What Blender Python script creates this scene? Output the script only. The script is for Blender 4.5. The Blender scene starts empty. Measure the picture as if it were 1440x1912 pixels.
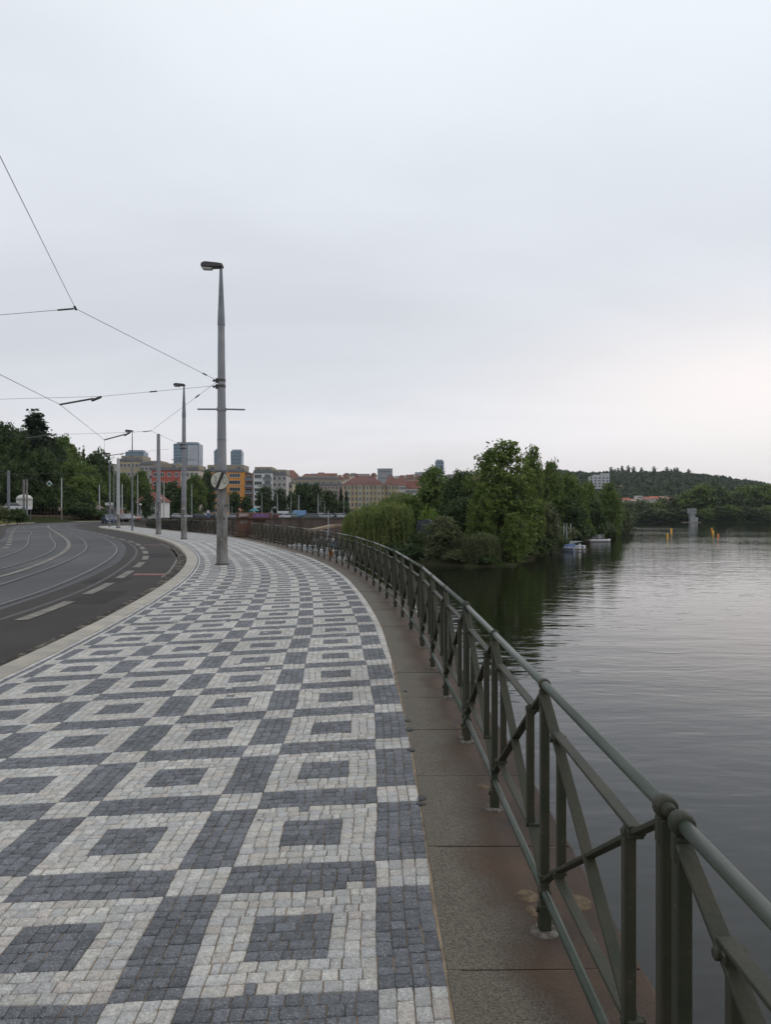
import bpy, math, random
import numpy as np
from mathutils import Vector, Matrix
R = math.radians
random.seed(7); rng = np.random.default_rng(7)
scene = bpy.context.scene
col = scene.collection
F = 1400.0; CX = 720.0; HY = 956.5; CAMZ = 1.65; WZ = -5.0; RZ = -0.13

# ------------------------------------------------------------ camera
cd = bpy.data.cameras.new('camera'); cam = bpy.data.objects.new('camera', cd); col.objects.link(cam)
cam.location = (0, 0, CAMZ); cam.rotation_euler = (R(90), 0, 0)
cd.sensor_fit = 'HORIZONTAL'; cd.sensor_width = 36; cd.lens = 36*F/1440
cd.clip_start = 0.05; cd.clip_end = 9000
scene.camera = cam

# ------------------------------------------------------------ world
world = bpy.data.worlds.new('World'); scene.world = world; world.use_nodes = True
wn = world.node_tree; wn.nodes.clear()
def WN(t, **k):
    n = wn.nodes.new(t)
    for a, b in k.items(): setattr(n, a, b)
    return n
SUN_EL, SUN_AZ = 38, 70
sky = WN('ShaderNodeTexSky', sky_type='NISHITA', sun_disc=False)
sky.sun_elevation = R(SUN_EL); sky.sun_rotation = R(SUN_AZ); sky.air_density = 1; sky.dust_density = 2
tc = WN('ShaderNodeTexCoord'); sep = WN('ShaderNodeSeparateXYZ')
wn.links.new(tc.outputs['Generated'], sep.inputs[0])
def wmath(op, a, b=None, c=None):
    n = WN('ShaderNodeMath', operation=op)
    for i, v in enumerate((a, b, c)):
        if v is None: continue
        if isinstance(v, (int, float)): n.inputs[i].default_value = v
        else: wn.links.new(v, n.inputs[i])
    return n.outputs[0]
zc = wmath('MAXIMUM', sep.outputs['Z'], 0.0)
ramp = WN('ShaderNodeValToRGB'); wn.links.new(zc, ramp.inputs[0])
els = ramp.color_ramp.elements
stops = [(0.0, (0.70,0.695,0.725)), (0.05, (0.73,0.71,0.73)), (0.12, (0.70,0.71,0.75)), (0.20, (0.665,0.695,0.745)),
         (0.32, (0.695,0.725,0.775)), (0.44, (0.735,0.775,0.83)), (0.58, (0.79,0.83,0.87)), (1.0, (0.84,0.87,0.90))]
els[0].position = 0; els[0].color = (*stops[0][1], 1); els[1].position = 1; els[1].color = (*stops[-1][1], 1)
for p, c in stops[1:-1]:
    e = els.new(p); e.color = (*c, 1)
# cloud layer seen in perspective: direction divided by height
den = wmath('ADD', zc, 0.18)
cmb = WN('ShaderNodeCombineXYZ')
wn.links.new(wmath('DIVIDE', sep.outputs['X'], den), cmb.inputs[0])
wn.links.new(wmath('DIVIDE', sep.outputs['Y'], den), cmb.inputs[1])
nz = WN('ShaderNodeTexNoise'); nz.inputs['Scale'].default_value = 0.9; nz.inputs['Detail'].default_value = 5
nz.inputs['Roughness'].default_value = 0.5; nz.inputs['Distortion'].default_value = 0.4
mp = WN('ShaderNodeMapping'); mp.inputs['Scale'].default_value = (0.55, 1.0, 1); mp.inputs['Location'].default_value = (3.1, 1.7, 0)
wn.links.new(cmb.outputs[0], mp.inputs[0]); wn.links.new(mp.outputs[0], nz.inputs[0])
mr = WN('ShaderNodeMapRange'); wn.links.new(nz.outputs[0], mr.inputs[0])
mr.inputs[1].default_value = 0.3; mr.inputs[2].default_value = 0.7; mr.inputs[3].default_value = 0.89; mr.inputs[4].default_value = 1.09
# warm gap in the cloud low on the right
dx = wmath('SUBTRACT', sep.outputs['X'], 0.48); dz = wmath('SUBTRACT', sep.outputs['Z'], 0.15)
q = wmath('ADD', wmath('MULTIPLY', wmath('MULTIPLY', dx, dx), 11.0), wmath('MULTIPLY', wmath('MULTIPLY', dz, dz), 120.0))
warm = wmath('POWER', 2.718, wmath('MULTIPLY', q, -1.0))
mul = WN('ShaderNodeVectorMath', operation='SCALE'); wn.links.new(ramp.outputs[0], mul.inputs[0]); wn.links.new(mr.outputs[0], mul.inputs['Scale'])
mw = WN('ShaderNodeMix', data_type='RGBA'); wn.links.new(wmath('MULTIPLY', warm, 0.85), mw.inputs['Factor'])
wn.links.new(mul.outputs[0], mw.inputs['A']); mw.inputs['B'].default_value = (0.95, 0.88, 0.85, 1)
sc10 = WN('ShaderNodeVectorMath', operation='SCALE'); sc10.inputs['Scale'].default_value = 10.4
wn.links.new(mw.outputs['Result'], sc10.inputs[0])
mx = WN('ShaderNodeMix', data_type='RGBA'); mx.inputs['Factor'].default_value = 0.93
wn.links.new(sky.outputs[0], mx.inputs['A']); wn.links.new(sc10.outputs[0], mx.inputs['B'])
bg = WN('ShaderNodeBackground'); bg.inputs['Strength'].default_value = 0.1
wn.links.new(mx.outputs['Result'], bg.inputs[0])
wo = WN('ShaderNodeOutputWorld'); wn.links.new(bg.outputs[0], wo.inputs[0])

sd = bpy.data.lights.new('sun', 'SUN'); sd.energy = 0.5; sd.angle = R(40); sd.color = (1, 0.96, 0.92)
so = bpy.data.objects.new('sun', sd); col.objects.link(so)
so.rotation_euler = (R(90-SUN_EL), 0, R(180-SUN_AZ)); so.location = (60, 20, 80)
vs = scene.view_settings; vs.view_transform = 'Standard'; vs.look = 'None'; vs.exposure = 0.15; vs.gamma = 1
try:
    scene.cycles.max_bounces = 6; scene.cycles.diffuse_bounces = 3; scene.cycles.glossy_bounces = 3
except Exception: pass

# ------------------------------------------------------------ materials
def mat(name, c, rough=0.8, metal=0.0, c2=None, scale=1.0, bump=0.0, bscale=None, detail=4, island=0.0, spec=None, coord='Object', lo=0.35, hi=0.65, stretch=None):
    m = bpy.data.materials.new(name); m.use_nodes = True; nt = m.node_tree
    b = nt.nodes['Principled BSDF']; b.inputs['Roughness'].default_value = rough; b.inputs['Metallic'].default_value = metal
    b.inputs['Base Color'].default_value = (*c, 1)
    if spec is not None: b.inputs['Specular IOR Level'].default_value = spec
    t = nt.nodes.new('ShaderNodeTexCoord'); src = t.outputs[coord]
    if stretch:
        mpn = nt.nodes.new('ShaderNodeMapping'); mpn.inputs['Scale'].default_value = stretch
        nt.links.new(src, mpn.inputs[0]); src = mpn.outputs[0]
    out = None
    if c2 is not None:
        n = nt.nodes.new('ShaderNodeTexNoise'); n.inputs['Scale'].default_value = scale; n.inputs['Detail'].default_value = detail
        nt.links.new(src, n.inputs[0])
        r = nt.nodes.new('ShaderNodeMapRange'); nt.links.new(n.outputs[0], r.inputs[0]); r.inputs[1].default_value = lo; r.inputs[2].default_value = hi
        x = nt.nodes.new('ShaderNodeMix'); x.data_type = 'RGBA'; nt.links.new(r.outputs[0], x.inputs['Factor'])
        x.inputs['A'].default_value = (*c, 1); x.inputs['B'].default_value = (*c2, 1); out = x.outputs['Result']
    if island:
        g = nt.nodes.new('ShaderNodeNewGeometry'); r = nt.nodes.new('ShaderNodeMapRange'); nt.links.new(g.outputs['Random Per Island'], r.inputs[0])
        r.inputs[3].default_value = 1-island; r.inputs[4].default_value = 1+island
        v = nt.nodes.new('ShaderNodeVectorMath'); v.operation = 'SCALE'
        if out is None: v.inputs[0].default_value = c
        else: nt.links.new(out, v.inputs[0])
        nt.links.new(r.outputs[0], v.inputs['Scale']); out = v.outputs[0]
    if out is not None: nt.links.new(out, b.inputs['Base Color'])
    if bump:
        n = nt.nodes.new('ShaderNodeTexNoise'); n.inputs['Scale'].default_value = bscale or scale*4; n.inputs['Detail'].default_value = 5
        nt.links.new(src, n.inputs[0]); bp = nt.nodes.new('ShaderNodeBump'); bp.inputs['Distance'].default_value = bump
        nt.links.new(n.outputs[0], bp.inputs['Height']); nt.links.new(bp.outputs[0], b.inputs['Normal'])
    return m
def leafmat(name, ca, cb, var=0.35):
    m = mat(name, ca, 0.65, c2=cb, scale=0.35, detail=3, island=var, spec=0.25)
    nt = m.node_tree; b = nt.nodes['Principled BSDF']; o = nt.nodes['Material Output']
    t = nt.nodes.new('ShaderNodeBsdfTranslucent'); l = b.inputs['Base Color'].links[0].from_socket
    nt.links.new(l, t.inputs[0]); a = nt.nodes.new('ShaderNodeMixShader'); a.inputs[0].default_value = 0.36
    nt.links.new(b.outputs[0], a.inputs[1]); nt.links.new(t.outputs[0], a.inputs[2]); nt.links.new(a.outputs[0], o.inputs[0])
    return m
M = {}
M['asphalt'] = mat('asphalt', (0.040,0.036,0.035), 0.9, spec=0.2, c2=(0.055,0.048,0.045), scale=0.5, bump=0.004, bscale=90)
M['asphalt_far'] = mat('asphalt_far', (0.055,0.053,0.05), 0.95, spec=0.1, c2=(0.075,0.073,0.068), scale=0.12, bump=0.004, bscale=60)
M['trambed'] = mat('trambed', (0.042,0.043,0.046), 0.8, spec=0.3, c2=(0.075,0.076,0.078), scale=0.35, bump=0.003, bscale=60, detail=6, stretch=(1,0.35,1))
M['lane'] = mat('lane', (0.040,0.035,0.034), 0.9, spec=0.2, c2=(0.048,0.043,0.041), scale=0.8, bump=0.003, bscale=120)
M['steel'] = mat('rail_steel', (0.14,0.14,0.145), 0.5, 0.6, c2=(0.09,0.085,0.08), scale=0.4)
M['groove'] = mat('groove', (0.012,0.012,0.013), 0.8)
M['paint'] = mat('road_paint', (0.20,0.185,0.155), 0.85, c2=(0.10,0.092,0.082), scale=4, detail=8)
M['divider'] = mat('divider', (0.18,0.165,0.14), 0.85, c2=(0.12,0.11,0.10), scale=1.5)
M['redpaint'] = mat('red_paint', (0.30,0.085,0.085), 0.8, c2=(0.22,0.10,0.095), scale=4, detail=8)
M['seam'] = mat('seam', (0.066,0.065,0.064), 0.8, c2=(0.045,0.044,0.044), scale=2)
M['kerb'] = mat('kerb_granite', (0.36,0.33,0.275), 0.85, c2=(0.27,0.25,0.215), scale=2.2, bump=0.003, bscale=60, detail=8, island=0.08)
M['sand'] = mat('joint_sand', (0.30,0.225,0.15), 0.95, c2=(0.13,0.10,0.07), scale=6, bump=0.004, bscale=120)
def stonemat(name, a, b_, sp, isl, bumpd, tints, dirt):
    m = bpy.data.materials.new(name); m.use_nodes = True; nt = m.node_tree; b = nt.nodes['Principled BSDF']; L = nt.links.new
    b.inputs['Roughness'].default_value = 0.8; b.inputs['Specular IOR Level'].default_value = 0.3
    t = nt.nodes.new('ShaderNodeTexCoord'); src = t.outputs['Object']; g = nt.nodes.new('ShaderNodeNewGeometry')
    def noise(sc, det=4, dist=0.0, rough=0.55, vec=None):
        n = nt.nodes.new('ShaderNodeTexNoise'); n.inputs['Scale'].default_value = sc; n.inputs['Detail'].default_value = det; n.inputs['Distortion'].default_value = dist; n.inputs['Roughness'].default_value = rough
        L(vec or src, n.inputs[0]); return n.outputs[0]
    def mrange(v, i0, i1, o0=0.0, o1=1.0):
        r = nt.nodes.new('ShaderNodeMapRange'); L(v, r.inputs[0])
        for k, x in enumerate((i0, i1, o0, o1)): r.inputs[k+1].default_value = x
        return r.outputs[0]
    def mix(f, A, B):
        x = nt.nodes.new('ShaderNodeMix'); x.data_type = 'RGBA'; L(f, x.inputs['Factor'])
        for k, v in (('A', A), ('B', B)):
            if isinstance(v, tuple): x.inputs[k].default_value = (*v, 1)
            else: L(v, x.inputs[k])
        return x.outputs['Result']
    def scl(v, f):
        n = nt.nodes.new('ShaderNodeVectorMath'); n.operation = 'SCALE'; L(v, n.inputs[0]); L(f, n.inputs['Scale']); return n.outputs[0]
    r = nt.nodes.new('ShaderNodeValToRGB'); L(g.outputs['Random Per Island'], r.inputs[0]); e = r.color_ramp.elements
    r.color_ramp.interpolation = 'CONSTANT'; e[0].position = 0; e[0].color = (*tints[0], 1); e[1].position = 1/len(tints); e[1].color = (*tints[1], 1)
    for k in range(2, len(tints)): q_ = e.new(k/len(tints)); q_.color = (*tints[k], 1)
    fine = noise(38, 8, 0.8, 0.75)
    c = mix(mrange(fine, 0.34, 0.66), r.outputs[0], b_)
    c = mix(mrange(noise(70, 4, 3.0), 0.56, 0.64, 0, 0.75), c, sp)
    c = scl(c, mrange(noise(120, 3, 1.0), 0.3, 0.7, 0.72, 1.25))                       # fine mineral grain and veins
    w = nt.nodes.new('ShaderNodeMath'); w.operation = 'MULTIPLY'; L(g.outputs['Random Per Island'], w.inputs[0]); w.inputs[1].default_value = 17.3
    fr = nt.nodes.new('ShaderNodeMath'); fr.operation = 'FRACT'; L(w.outputs[0], fr.inputs[0])
    c = scl(c, mrange(fr.outputs[0], 0, 1, 1-isl, 1+isl))
    c = scl(c, mrange(noise(0.75, 6, 0.4), 0.3, 0.7, 0.92, 1.26))                       # trodden, dirtier areas
    c = mix(mrange(noise(13, 7, 0.5, 0.7), 0.60, 0.74, 0, 0.55), c, dirt)               # sandy dirt
    vo = nt.nodes.new('ShaderNodeTexVoronoi'); vo.inputs['Scale'].default_value = 2.3; L(src, vo.inputs['Vector'])
    c = mix(mrange(vo.outputs['Distance'], 0.022, 0.040, 0.75, 0.0), c, (0.05,0.048,0.045))       # trodden gum and tar spots
    L(c, b.inputs['Base Color'])
    bp = nt.nodes.new('ShaderNodeBump'); bp.inputs['Distance'].default_value = bumpd; L(noise(48, 6, 0.6, 0.7), bp.inputs['Height']); L(bp.outputs[0], b.inputs['Normal'])
    return m
M['wstone'] = stonemat('pale_marble_sett', None, (0.30,0.295,0.285), (0.60,0.59,0.56), 0.13, 0.012,
    [(0.51,0.49,0.445),(0.47,0.43,0.37),(0.43,0.425,0.41),(0.54,0.515,0.47),(0.48,0.42,0.365),(0.39,0.39,0.385),(0.52,0.49,0.435),(0.46,0.45,0.425)], (0.30,0.235,0.165))
M['dstone'] = stonemat('dark_marble_sett', None, (0.155,0.162,0.175), (0.34,0.35,0.37), 0.20, 0.016,
    [(0.075,0.078,0.086),(0.100,0.105,0.118),(0.083,0.087,0.093),(0.118,0.122,0.132),(0.078,0.080,0.084),(0.103,0.109,0.120)], (0.16,0.14,0.115))
M['iron'] = mat('green_iron', (0.021,0.025,0.014), 0.55, c2=(0.034,0.032,0.021), scale=7, bump=0.0015, bscale=60, spec=0.25)
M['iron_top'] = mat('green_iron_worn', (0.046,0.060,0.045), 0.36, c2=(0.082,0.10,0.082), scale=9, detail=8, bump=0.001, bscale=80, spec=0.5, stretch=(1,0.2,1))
def wornmat(name, base, c2, chip, rough, spec):
    m = mat(name, base, rough, c2=c2, scale=7, bump=0.0018, bscale=55, spec=spec); nt = m.node_tree; b = nt.nodes['Principled BSDF']
    t = nt.nodes.new('ShaderNodeTexCoord'); n = nt.nodes.new('ShaderNodeTexNoise'); n.inputs['Scale'].default_value = 38; n.inputs['Detail'].default_value = 6; n.inputs['Roughness'].default_value = 0.75; nt.links.new(t.outputs['Object'], n.inputs[0])
    r = nt.nodes.new('ShaderNodeMapRange'); nt.links.new(n.outputs[0], r.inputs[0]); r.inputs[1].default_value = 0.60; r.inputs[2].default_value = 0.66; r.inputs[4].default_value = 0.7
    x = nt.nodes.new('ShaderNodeMix'); x.data_type = 'RGBA'; nt.links.new(r.outputs[0], x.inputs['Factor']); nt.links.new(b.inputs['Base Color'].links[0].from_socket, x.inputs['A']); x.inputs['B'].default_value = (*chip, 1)
    nt.links.new(x.outputs['Result'], b.inputs['Base Color']); return m
M['iron'] = wornmat('green_iron_painted', (0.024,0.029,0.017), (0.040,0.036,0.024), (0.075,0.07,0.052), 0.55, 0.28)
M['foot'] = mat('foot_mortar', (0.16,0.15,0.135), 0.95, c2=(0.06,0.05,0.04), scale=40, spec=0.1)
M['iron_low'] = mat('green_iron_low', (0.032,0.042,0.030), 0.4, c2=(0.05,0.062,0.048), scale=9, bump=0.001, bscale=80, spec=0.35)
M['galv'] = mat('galvanised', (0.24,0.245,0.26), 0.5, 0.3, c2=(0.19,0.195,0.21), scale=2, detail=6)
M['galvd'] = mat('dark_galvanised', (0.13,0.14,0.16), 0.5, 0.4, c2=(0.18,0.19,0.21), scale=5)
M['concr'] = mat('weathered_pole', (0.10,0.092,0.082), 0.85, c2=(0.24,0.235,0.225), scale=5, detail=8, bump=0.004, bscale=30, stretch=(1,1,0.35))
M['dark_ring_sticker'] = mat('dark_ring_sticker', (0.05,0.045,0.04), 0.9, c2=(0.09,0.085,0.075), scale=12)  # dark tone of the added contact ring, shared with some pole stickers
M['palepole'] = mat('pale_pole', (0.40,0.41,0.41), 0.6, c2=(0.33,0.34,0.345), scale=1)
M['lamp'] = mat('lamp_housing', (0.05,0.045,0.045), 0.5)
M['lampglass'] = mat('lamp_glass', (0.45,0.44,0.42), 0.2)
M['wire'] = mat('wire', (0.06,0.06,0.065), 0.6)
M['black'] = mat('black', (0.012,0.012,0.012), 0.5)
M['signcream'] = mat('sign_cream', (0.50,0.49,0.40), 0.5, c2=(0.42,0.41,0.34), scale=3)
M['signgrey'] = mat('sign_grey', (0.21,0.22,0.20), 0.6)
M['graf'] = mat('graffiti_blue', (0.06,0.065,0.12), 0.8)
M['grafw'] = mat('graffiti_white', (0.60,0.57,0.55), 0.8)
M['grafp'] = mat('graffiti_purple', (0.26,0.15,0.46), 0.8)
M['redstone'] = mat('red_sandstone', (0.15,0.075,0.055), 0.9, c2=(0.085,0.05,0.042), scale=1.6, bump=0.02, bscale=8, detail=7)
M['brownstone'] = mat('brown_stone', (0.13,0.085,0.058), 0.9, c2=(0.06,0.045,0.038), scale=2.2, bump=0.02, bscale=8)
M['wallstone'] = mat('embankment_stone', (0.15,0.11,0.09), 0.9, c2=(0.075,0.055,0.047), scale=0.45, detail=8, stretch=(1,1,0.15), bump=0.03, bscale=2)
M['wallcap'] = mat('wall_cap', (0.13,0.12,0.095), 0.9, c2=(0.08,0.07,0.06), scale=0.8)
M['grass'] = mat('grass', (0.075,0.08,0.03), 1.0, spec=0.0, c2=(0.12,0.10,0.045), scale=0.25, detail=6, bump=0.05, bscale=3)
M['earth'] = mat('earth', (0.040,0.036,0.022), 1.0, spec=0.0, c2=(0.03,0.04,0.016), scale=0.3, detail=6)
M['hill'] = mat('hill_ground', (0.028,0.036,0.016), 1.0, spec=0.0, c2=(0.02,0.028,0.012), scale=0.02)
M['bark'] = mat('bark', (0.05,0.04,0.03), 0.9, c2=(0.03,0.025,0.02), scale=3)
M['wood'] = mat('jetty_wood', (0.24,0.165,0.095), 0.8, c2=(0.17,0.12,0.075), scale=1)
M['wooddark'] = mat('old_wood', (0.09,0.06,0.045), 0.85, c2=(0.13,0.09,0.07), scale=1)
M['white'] = mat('white_paint', (0.62,0.62,0.62), 0.5, c2=(0.54,0.54,0.55), scale=1)
M['blue'] = mat('blue_tarp', (0.05,0.085,0.22), 0.6, c2=(0.10,0.13,0.26), scale=1.2)
M['tarp'] = mat('grey_tarp', (0.035,0.042,0.052), 0.5, c2=(0.06,0.07,0.085), scale=0.8, bump=0.2, bscale=0.8)
M['orange'] = mat('orange', (0.65,0.20,0.03), 0.5)
M['yellow'] = mat('yellow', (0.75,0.42,0.02), 0.45)
M['mast'] = mat('mast', (0.42,0.44,0.45), 0.5, 0.0)
M['hullb'] = mat('hull_grey_blue', (0.22,0.26,0.33), 0.45, c2=(0.16,0.19,0.25), scale=1)
M['glass'] = mat('window_glass', (0.035,0.045,0.055), 0.08)
M['frame'] = mat('window_frame', (0.45,0.45,0.44), 0.6)
M['tyre'] = mat('tyre', (0.015,0.015,0.015), 0.9); M['hub'] = mat('hub', (0.3,0.3,0.31), 0.35, 0.7)
M['tank'] = mat('tank', (0.52,0.51,0.48), 0.6, c2=(0.42,0.41,0.38), scale=1)
M['tower'] = mat('tower_concrete', (0.30,0.32,0.32), 0.8, c2=(0.23,0.25,0.25), scale=0.5)
L1 = leafmat('leaf_green', (0.088,0.140,0.028), (0.145,0.185,0.042))
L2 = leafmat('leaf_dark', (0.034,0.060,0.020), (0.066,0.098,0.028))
L3 = leafmat('leaf_olive', (0.085,0.105,0.046), (0.125,0.14,0.062))
L4 = leafmat('leaf_willow', (0.115,0.160,0.043), (0.185,0.215,0.065))
L5 = leafmat('leaf_bright', (0.12,0.19,0.035), (0.15,0.21,0.04))
L6 = leafmat('needle', (0.028,0.046,0.024), (0.042,0.062,0.03))
L7 = leafmat('leaf_far', (0.050,0.078,0.032), (0.080,0.105,0.042))
L8 = leafmat('leaf_mid', (0.080,0.132,0.028), (0.130,0.172,0.040))

# ------------------------------------------------------------ object helpers
def tag(o, label=None, cat=None, group=None, kind=None):
    if label: o['label'] = label
    if cat: o['category'] = cat
    if group: o['group'] = group
    if kind: o['kind'] = kind
    return o
def empty(name, loc=(0,0,0), rz=0, label=None, cat=None, group=None, kind=None):
    o = bpy.data.objects.new(name, None); col.objects.link(o); o.location = loc; o.rotation_euler = (0,0,rz)
    o.empty_display_size = 0.3
    return tag(o, label, cat, group, kind)
class MB:
    def __init__(s): s.v = []; s.f = []; s.m = []
    def quad(s, a, b, c, d, mi=0):
        n = len(s.v); s.v += [a, b, c, d]; s.f.append((n, n+1, n+2, n+3)); s.m.append(mi)
    def box(s, x0, x1, y0, y1, z0, z1, mi=0):
        n = len(s.v)
        s.v += [(x0,y0,z0),(x1,y0,z0),(x1,y1,z0),(x0,y1,z0),(x0,y0,z1),(x1,y0,z1),(x1,y1,z1),(x0,y1,z1)]
        for f in ((0,3,2,1),(4,5,6,7),(0,1,5,4),(1,2,6,5),(2,3,7,6),(3,0,4,7)):
            s.f.append(tuple(n+i for i in f)); s.m.append(mi)
    def bar(s, p0, p1, w, t, up=(0,0,1), mi=0):
        p0 = Vector(p0); p1 = Vector(p1); d = (p1-p0).normalized(); u = Vector(up)
        if abs(d.dot(u)) > 0.98: u = Vector((1,0,0))
        a = d.cross(u).normalized(); b = a.cross(d).normalized(); a = a*(w/2); b = b*(t/2); n = len(s.v)
        for p in (p0, p1): s.v += [tuple(p-a-b), tuple(p+a-b), tuple(p+a+b), tuple(p-a+b)]
        for f in ((3,2,1,0),(4,5,6,7),(0,1,5,4),(1,2,6,5),(2,3,7,6),(3,0,4,7)):
            s.f.append(tuple(n+i for i in f)); s.m.append(mi)
    def tube(s, pts, rad, n=10, mi=0, cap=True):
        pts = [Vector(p) for p in pts]
        if not hasattr(rad, '__len__'): rad = [rad]*len(pts)
        base = len(s.v); ref = None
        for i, p in enumerate(pts):
            d = (pts[min(i+1, len(pts)-1)] - pts[max(i-1, 0)]).normalized()
            if ref is None:
                ref = Vector((0,0,1)) if abs(d.z) < 0.9 else Vector((1,0,0))
            a = d.cross(ref).normalized(); b = a.cross(d).normalized()
            for k in range(n):
                t = 2*math.pi*(k+0.5)/n; s.v.append(tuple(p + (a*math.cos(t)+b*math.sin(t))*rad[i]))
        for i in range(len(pts)-1):
            for k in range(n):
                k2 = (k+1) % n
                s.f.append((base+i*n+k, base+i*n+k2, base+(i+1)*n+k2, base+(i+1)*n+k)); s.m.append(mi)
        if cap:
            s.f.append(tuple(base+k for k in range(n))[::-1]); s.m.append(mi)
            e = base+(len(pts)-1)*n; s.f.append(tuple(e+k for k in range(n))); s.m.append(mi)
    def prism(s, poly, y0, y1, mi=0):      # polygon in xz, extruded along y
        n = len(s.v); k = len(poly)
        s.v += [(x,y0,z) for x,z in poly] + [(x,y1,z) for x,z in poly]
        s.f.append(tuple(range(n, n+k))); s.m.append(mi); s.f.append(tuple(range(n+2*k-1, n+k-1, -1))); s.m.append(mi)
        for i in range(k):
            j = (i+1) % k; s.f.append((n+j, n+i, n+k+i, n+k+j)); s.m.append(mi)
    def build(s, name, mats, parent=None, smooth=False, bevel=0):
        me = bpy.data.meshes.new(name); me.from_pydata(s.v, [], s.f)
        if not isinstance(mats, (list, tuple)): mats = [mats]
        for m in mats: me.materials.append(m)
        if len(mats) > 1: me.polygons.foreach_set('material_index', s.m)
        if smooth: me.polygons.foreach_set('use_smooth', [True]*len(me.polygons))
        me.update(); o = bpy.data.objects.new(name, me); col.objects.link(o)
        if parent: o.parent = parent
        if bevel:
            b = o.modifiers.new('bevel', 'BEVEL'); b.width = bevel; b.segments = 1; b.limit_method = 'ANGLE'
        return o
def npmesh(name, V, Fq, mats, mi=None, parent=None, smooth=False):
    me = bpy.data.meshes.new(name); V = np.asarray(V, np.float32); Fq = np.asarray(Fq, np.int32)
    me.vertices.add(len(V)); me.vertices.foreach_set('co', V.ravel())
    k = Fq.shape[1]; me.loops.add(Fq.size); me.loops.foreach_set('vertex_index', Fq.ravel())
    me.polygons.add(len(Fq)); me.polygons.foreach_set('loop_start', np.arange(len(Fq), dtype=np.int32)*k)
    if not isinstance(mats, (list, tuple)): mats = [mats]
    for m in mats: me.materials.append(m)
    if mi is not None: me.polygons.foreach_set('material_index', np.asarray(mi, np.int32))
    if smooth: me.polygons.foreach_set('use_smooth', np.ones(len(Fq), bool))
    me.update(calc_edges=True); o = bpy.data.objects.new(name, me); col.objects.link(o)
    if parent: o.parent = parent
    return o
def children(o): return [c for c in col.objects if c.parent == o]
KIDS = {}
def copy_tree(o, parent=None):
    if o.name not in KIDS: KIDS[o.name] = children(o)
    c = o.copy(); col.objects.link(c); c.parent = parent
    for ch in KIDS[o.name]: copy_tree(ch, c)
    return c
ORD = ['first','second','third','fourth','fifth','sixth','seventh','eighth','ninth','tenth','eleventh','twelfth','thirteenth','fourteenth','fifteenth','sixteenth','seventeenth','eighteenth','nineteenth','twentieth'] + ['twenty-'+w for w in ['first','second','third','fourth','fifth','sixth','seventh','eighth','ninth']] + ['thirtieth']
def P(px, py, d): return ((px-CX)/F*d, d, CAMZ-(py-HY)/F*d)
def X(px, d): return (px-CX)/F*d
def Z(py, d): return CAMZ-(py-HY)/F*d

# ------------------------------------------------------------ curves
def catmull(pts, step=0.25):
    p = np.array(pts, float); p = np.vstack([2*p[0]-p[1], p, 2*p[-1]-p[-2]]); out = []
    for i in range(1, len(p)-2):
        p0, p1, p2, p3 = p[i-1:i+3]; n = max(2, int(np.linalg.norm(p2-p1)/step))
        t = np.linspace(0, 1, n, endpoint=False)[:, None]
        out.append(0.5*((2*p1)+(-p0+p2)*t+(2*p0-5*p1+4*p2-p3)*t**2+(-p0+3*p1-3*p2+p3)*t**3))
    out.append(p[-2][None]); return np.vstack(out)
class Curve:
    def __init__(s, pts, smooth=0):
        q = catmull(pts)
        for _ in range(smooth):
            q[1:-1] = (q[:-2]+2*q[1:-1]+q[2:])/4
        s.p = q; seg = np.linalg.norm(np.diff(q, axis=0), axis=1); s.s = np.concatenate([[0], np.cumsum(seg)]); s.L = s.s[-1]
        t = np.gradient(q, axis=0); s.t = t/np.linalg.norm(t, axis=1)[:, None]
    def at(s, u, off=0.0):          # off > 0 to the left of travel
        u = np.asarray(u, float); x = np.interp(u, s.s, s.p[:,0]); y = np.interp(u, s.s, s.p[:,1])
        tx = np.interp(u, s.s, s.t[:,0]); ty = np.interp(u, s.s, s.t[:,1]); l = np.hypot(tx, ty); tx, ty = tx/l, ty/l
        return np.stack([x-ty*off, y+tx*off], -1)
    def offset(s, off):
        c = Curve.__new__(Curve); c.p = np.stack([s.p[:,0]-s.t[:,1]*off, s.p[:,1]+s.t[:,0]*off], -1)
        seg = np.linalg.norm(np.diff(c.p, axis=0), axis=1); c.s = np.concatenate([[0], np.cumsum(seg)]); c.L = c.s[-1]; c.t = s.t; return c
    def s_at_y(s, y): return float(np.interp(y, s.p[:,1], s.s))
def ribbon(name, c, o0, o1, z, m, s0=0, s1=None, step=0.6, parent=None, z1=None):
    s1 = c.L if s1 is None else s1; u = np.linspace(s0, s1, max(2, int((s1-s0)/step)+1))
    a = c.at(u, o0); b = c.at(u, o1); n = len(u); z1 = z if z1 is None else z1
    V = np.vstack([np.c_[a, np.full(n, z)], np.c_[b, np.full(n, z1)]]); i = np.arange(n-1)
    return npmesh(name, V, np.stack([i, i+1, i+1+n, i+n], 1) if o1 < o0 else np.stack([i, i+n, i+1+n, i+1], 1)[:, ::-1][:, [3,0,1,2]][:, ::-1] , m, parent=parent)

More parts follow.
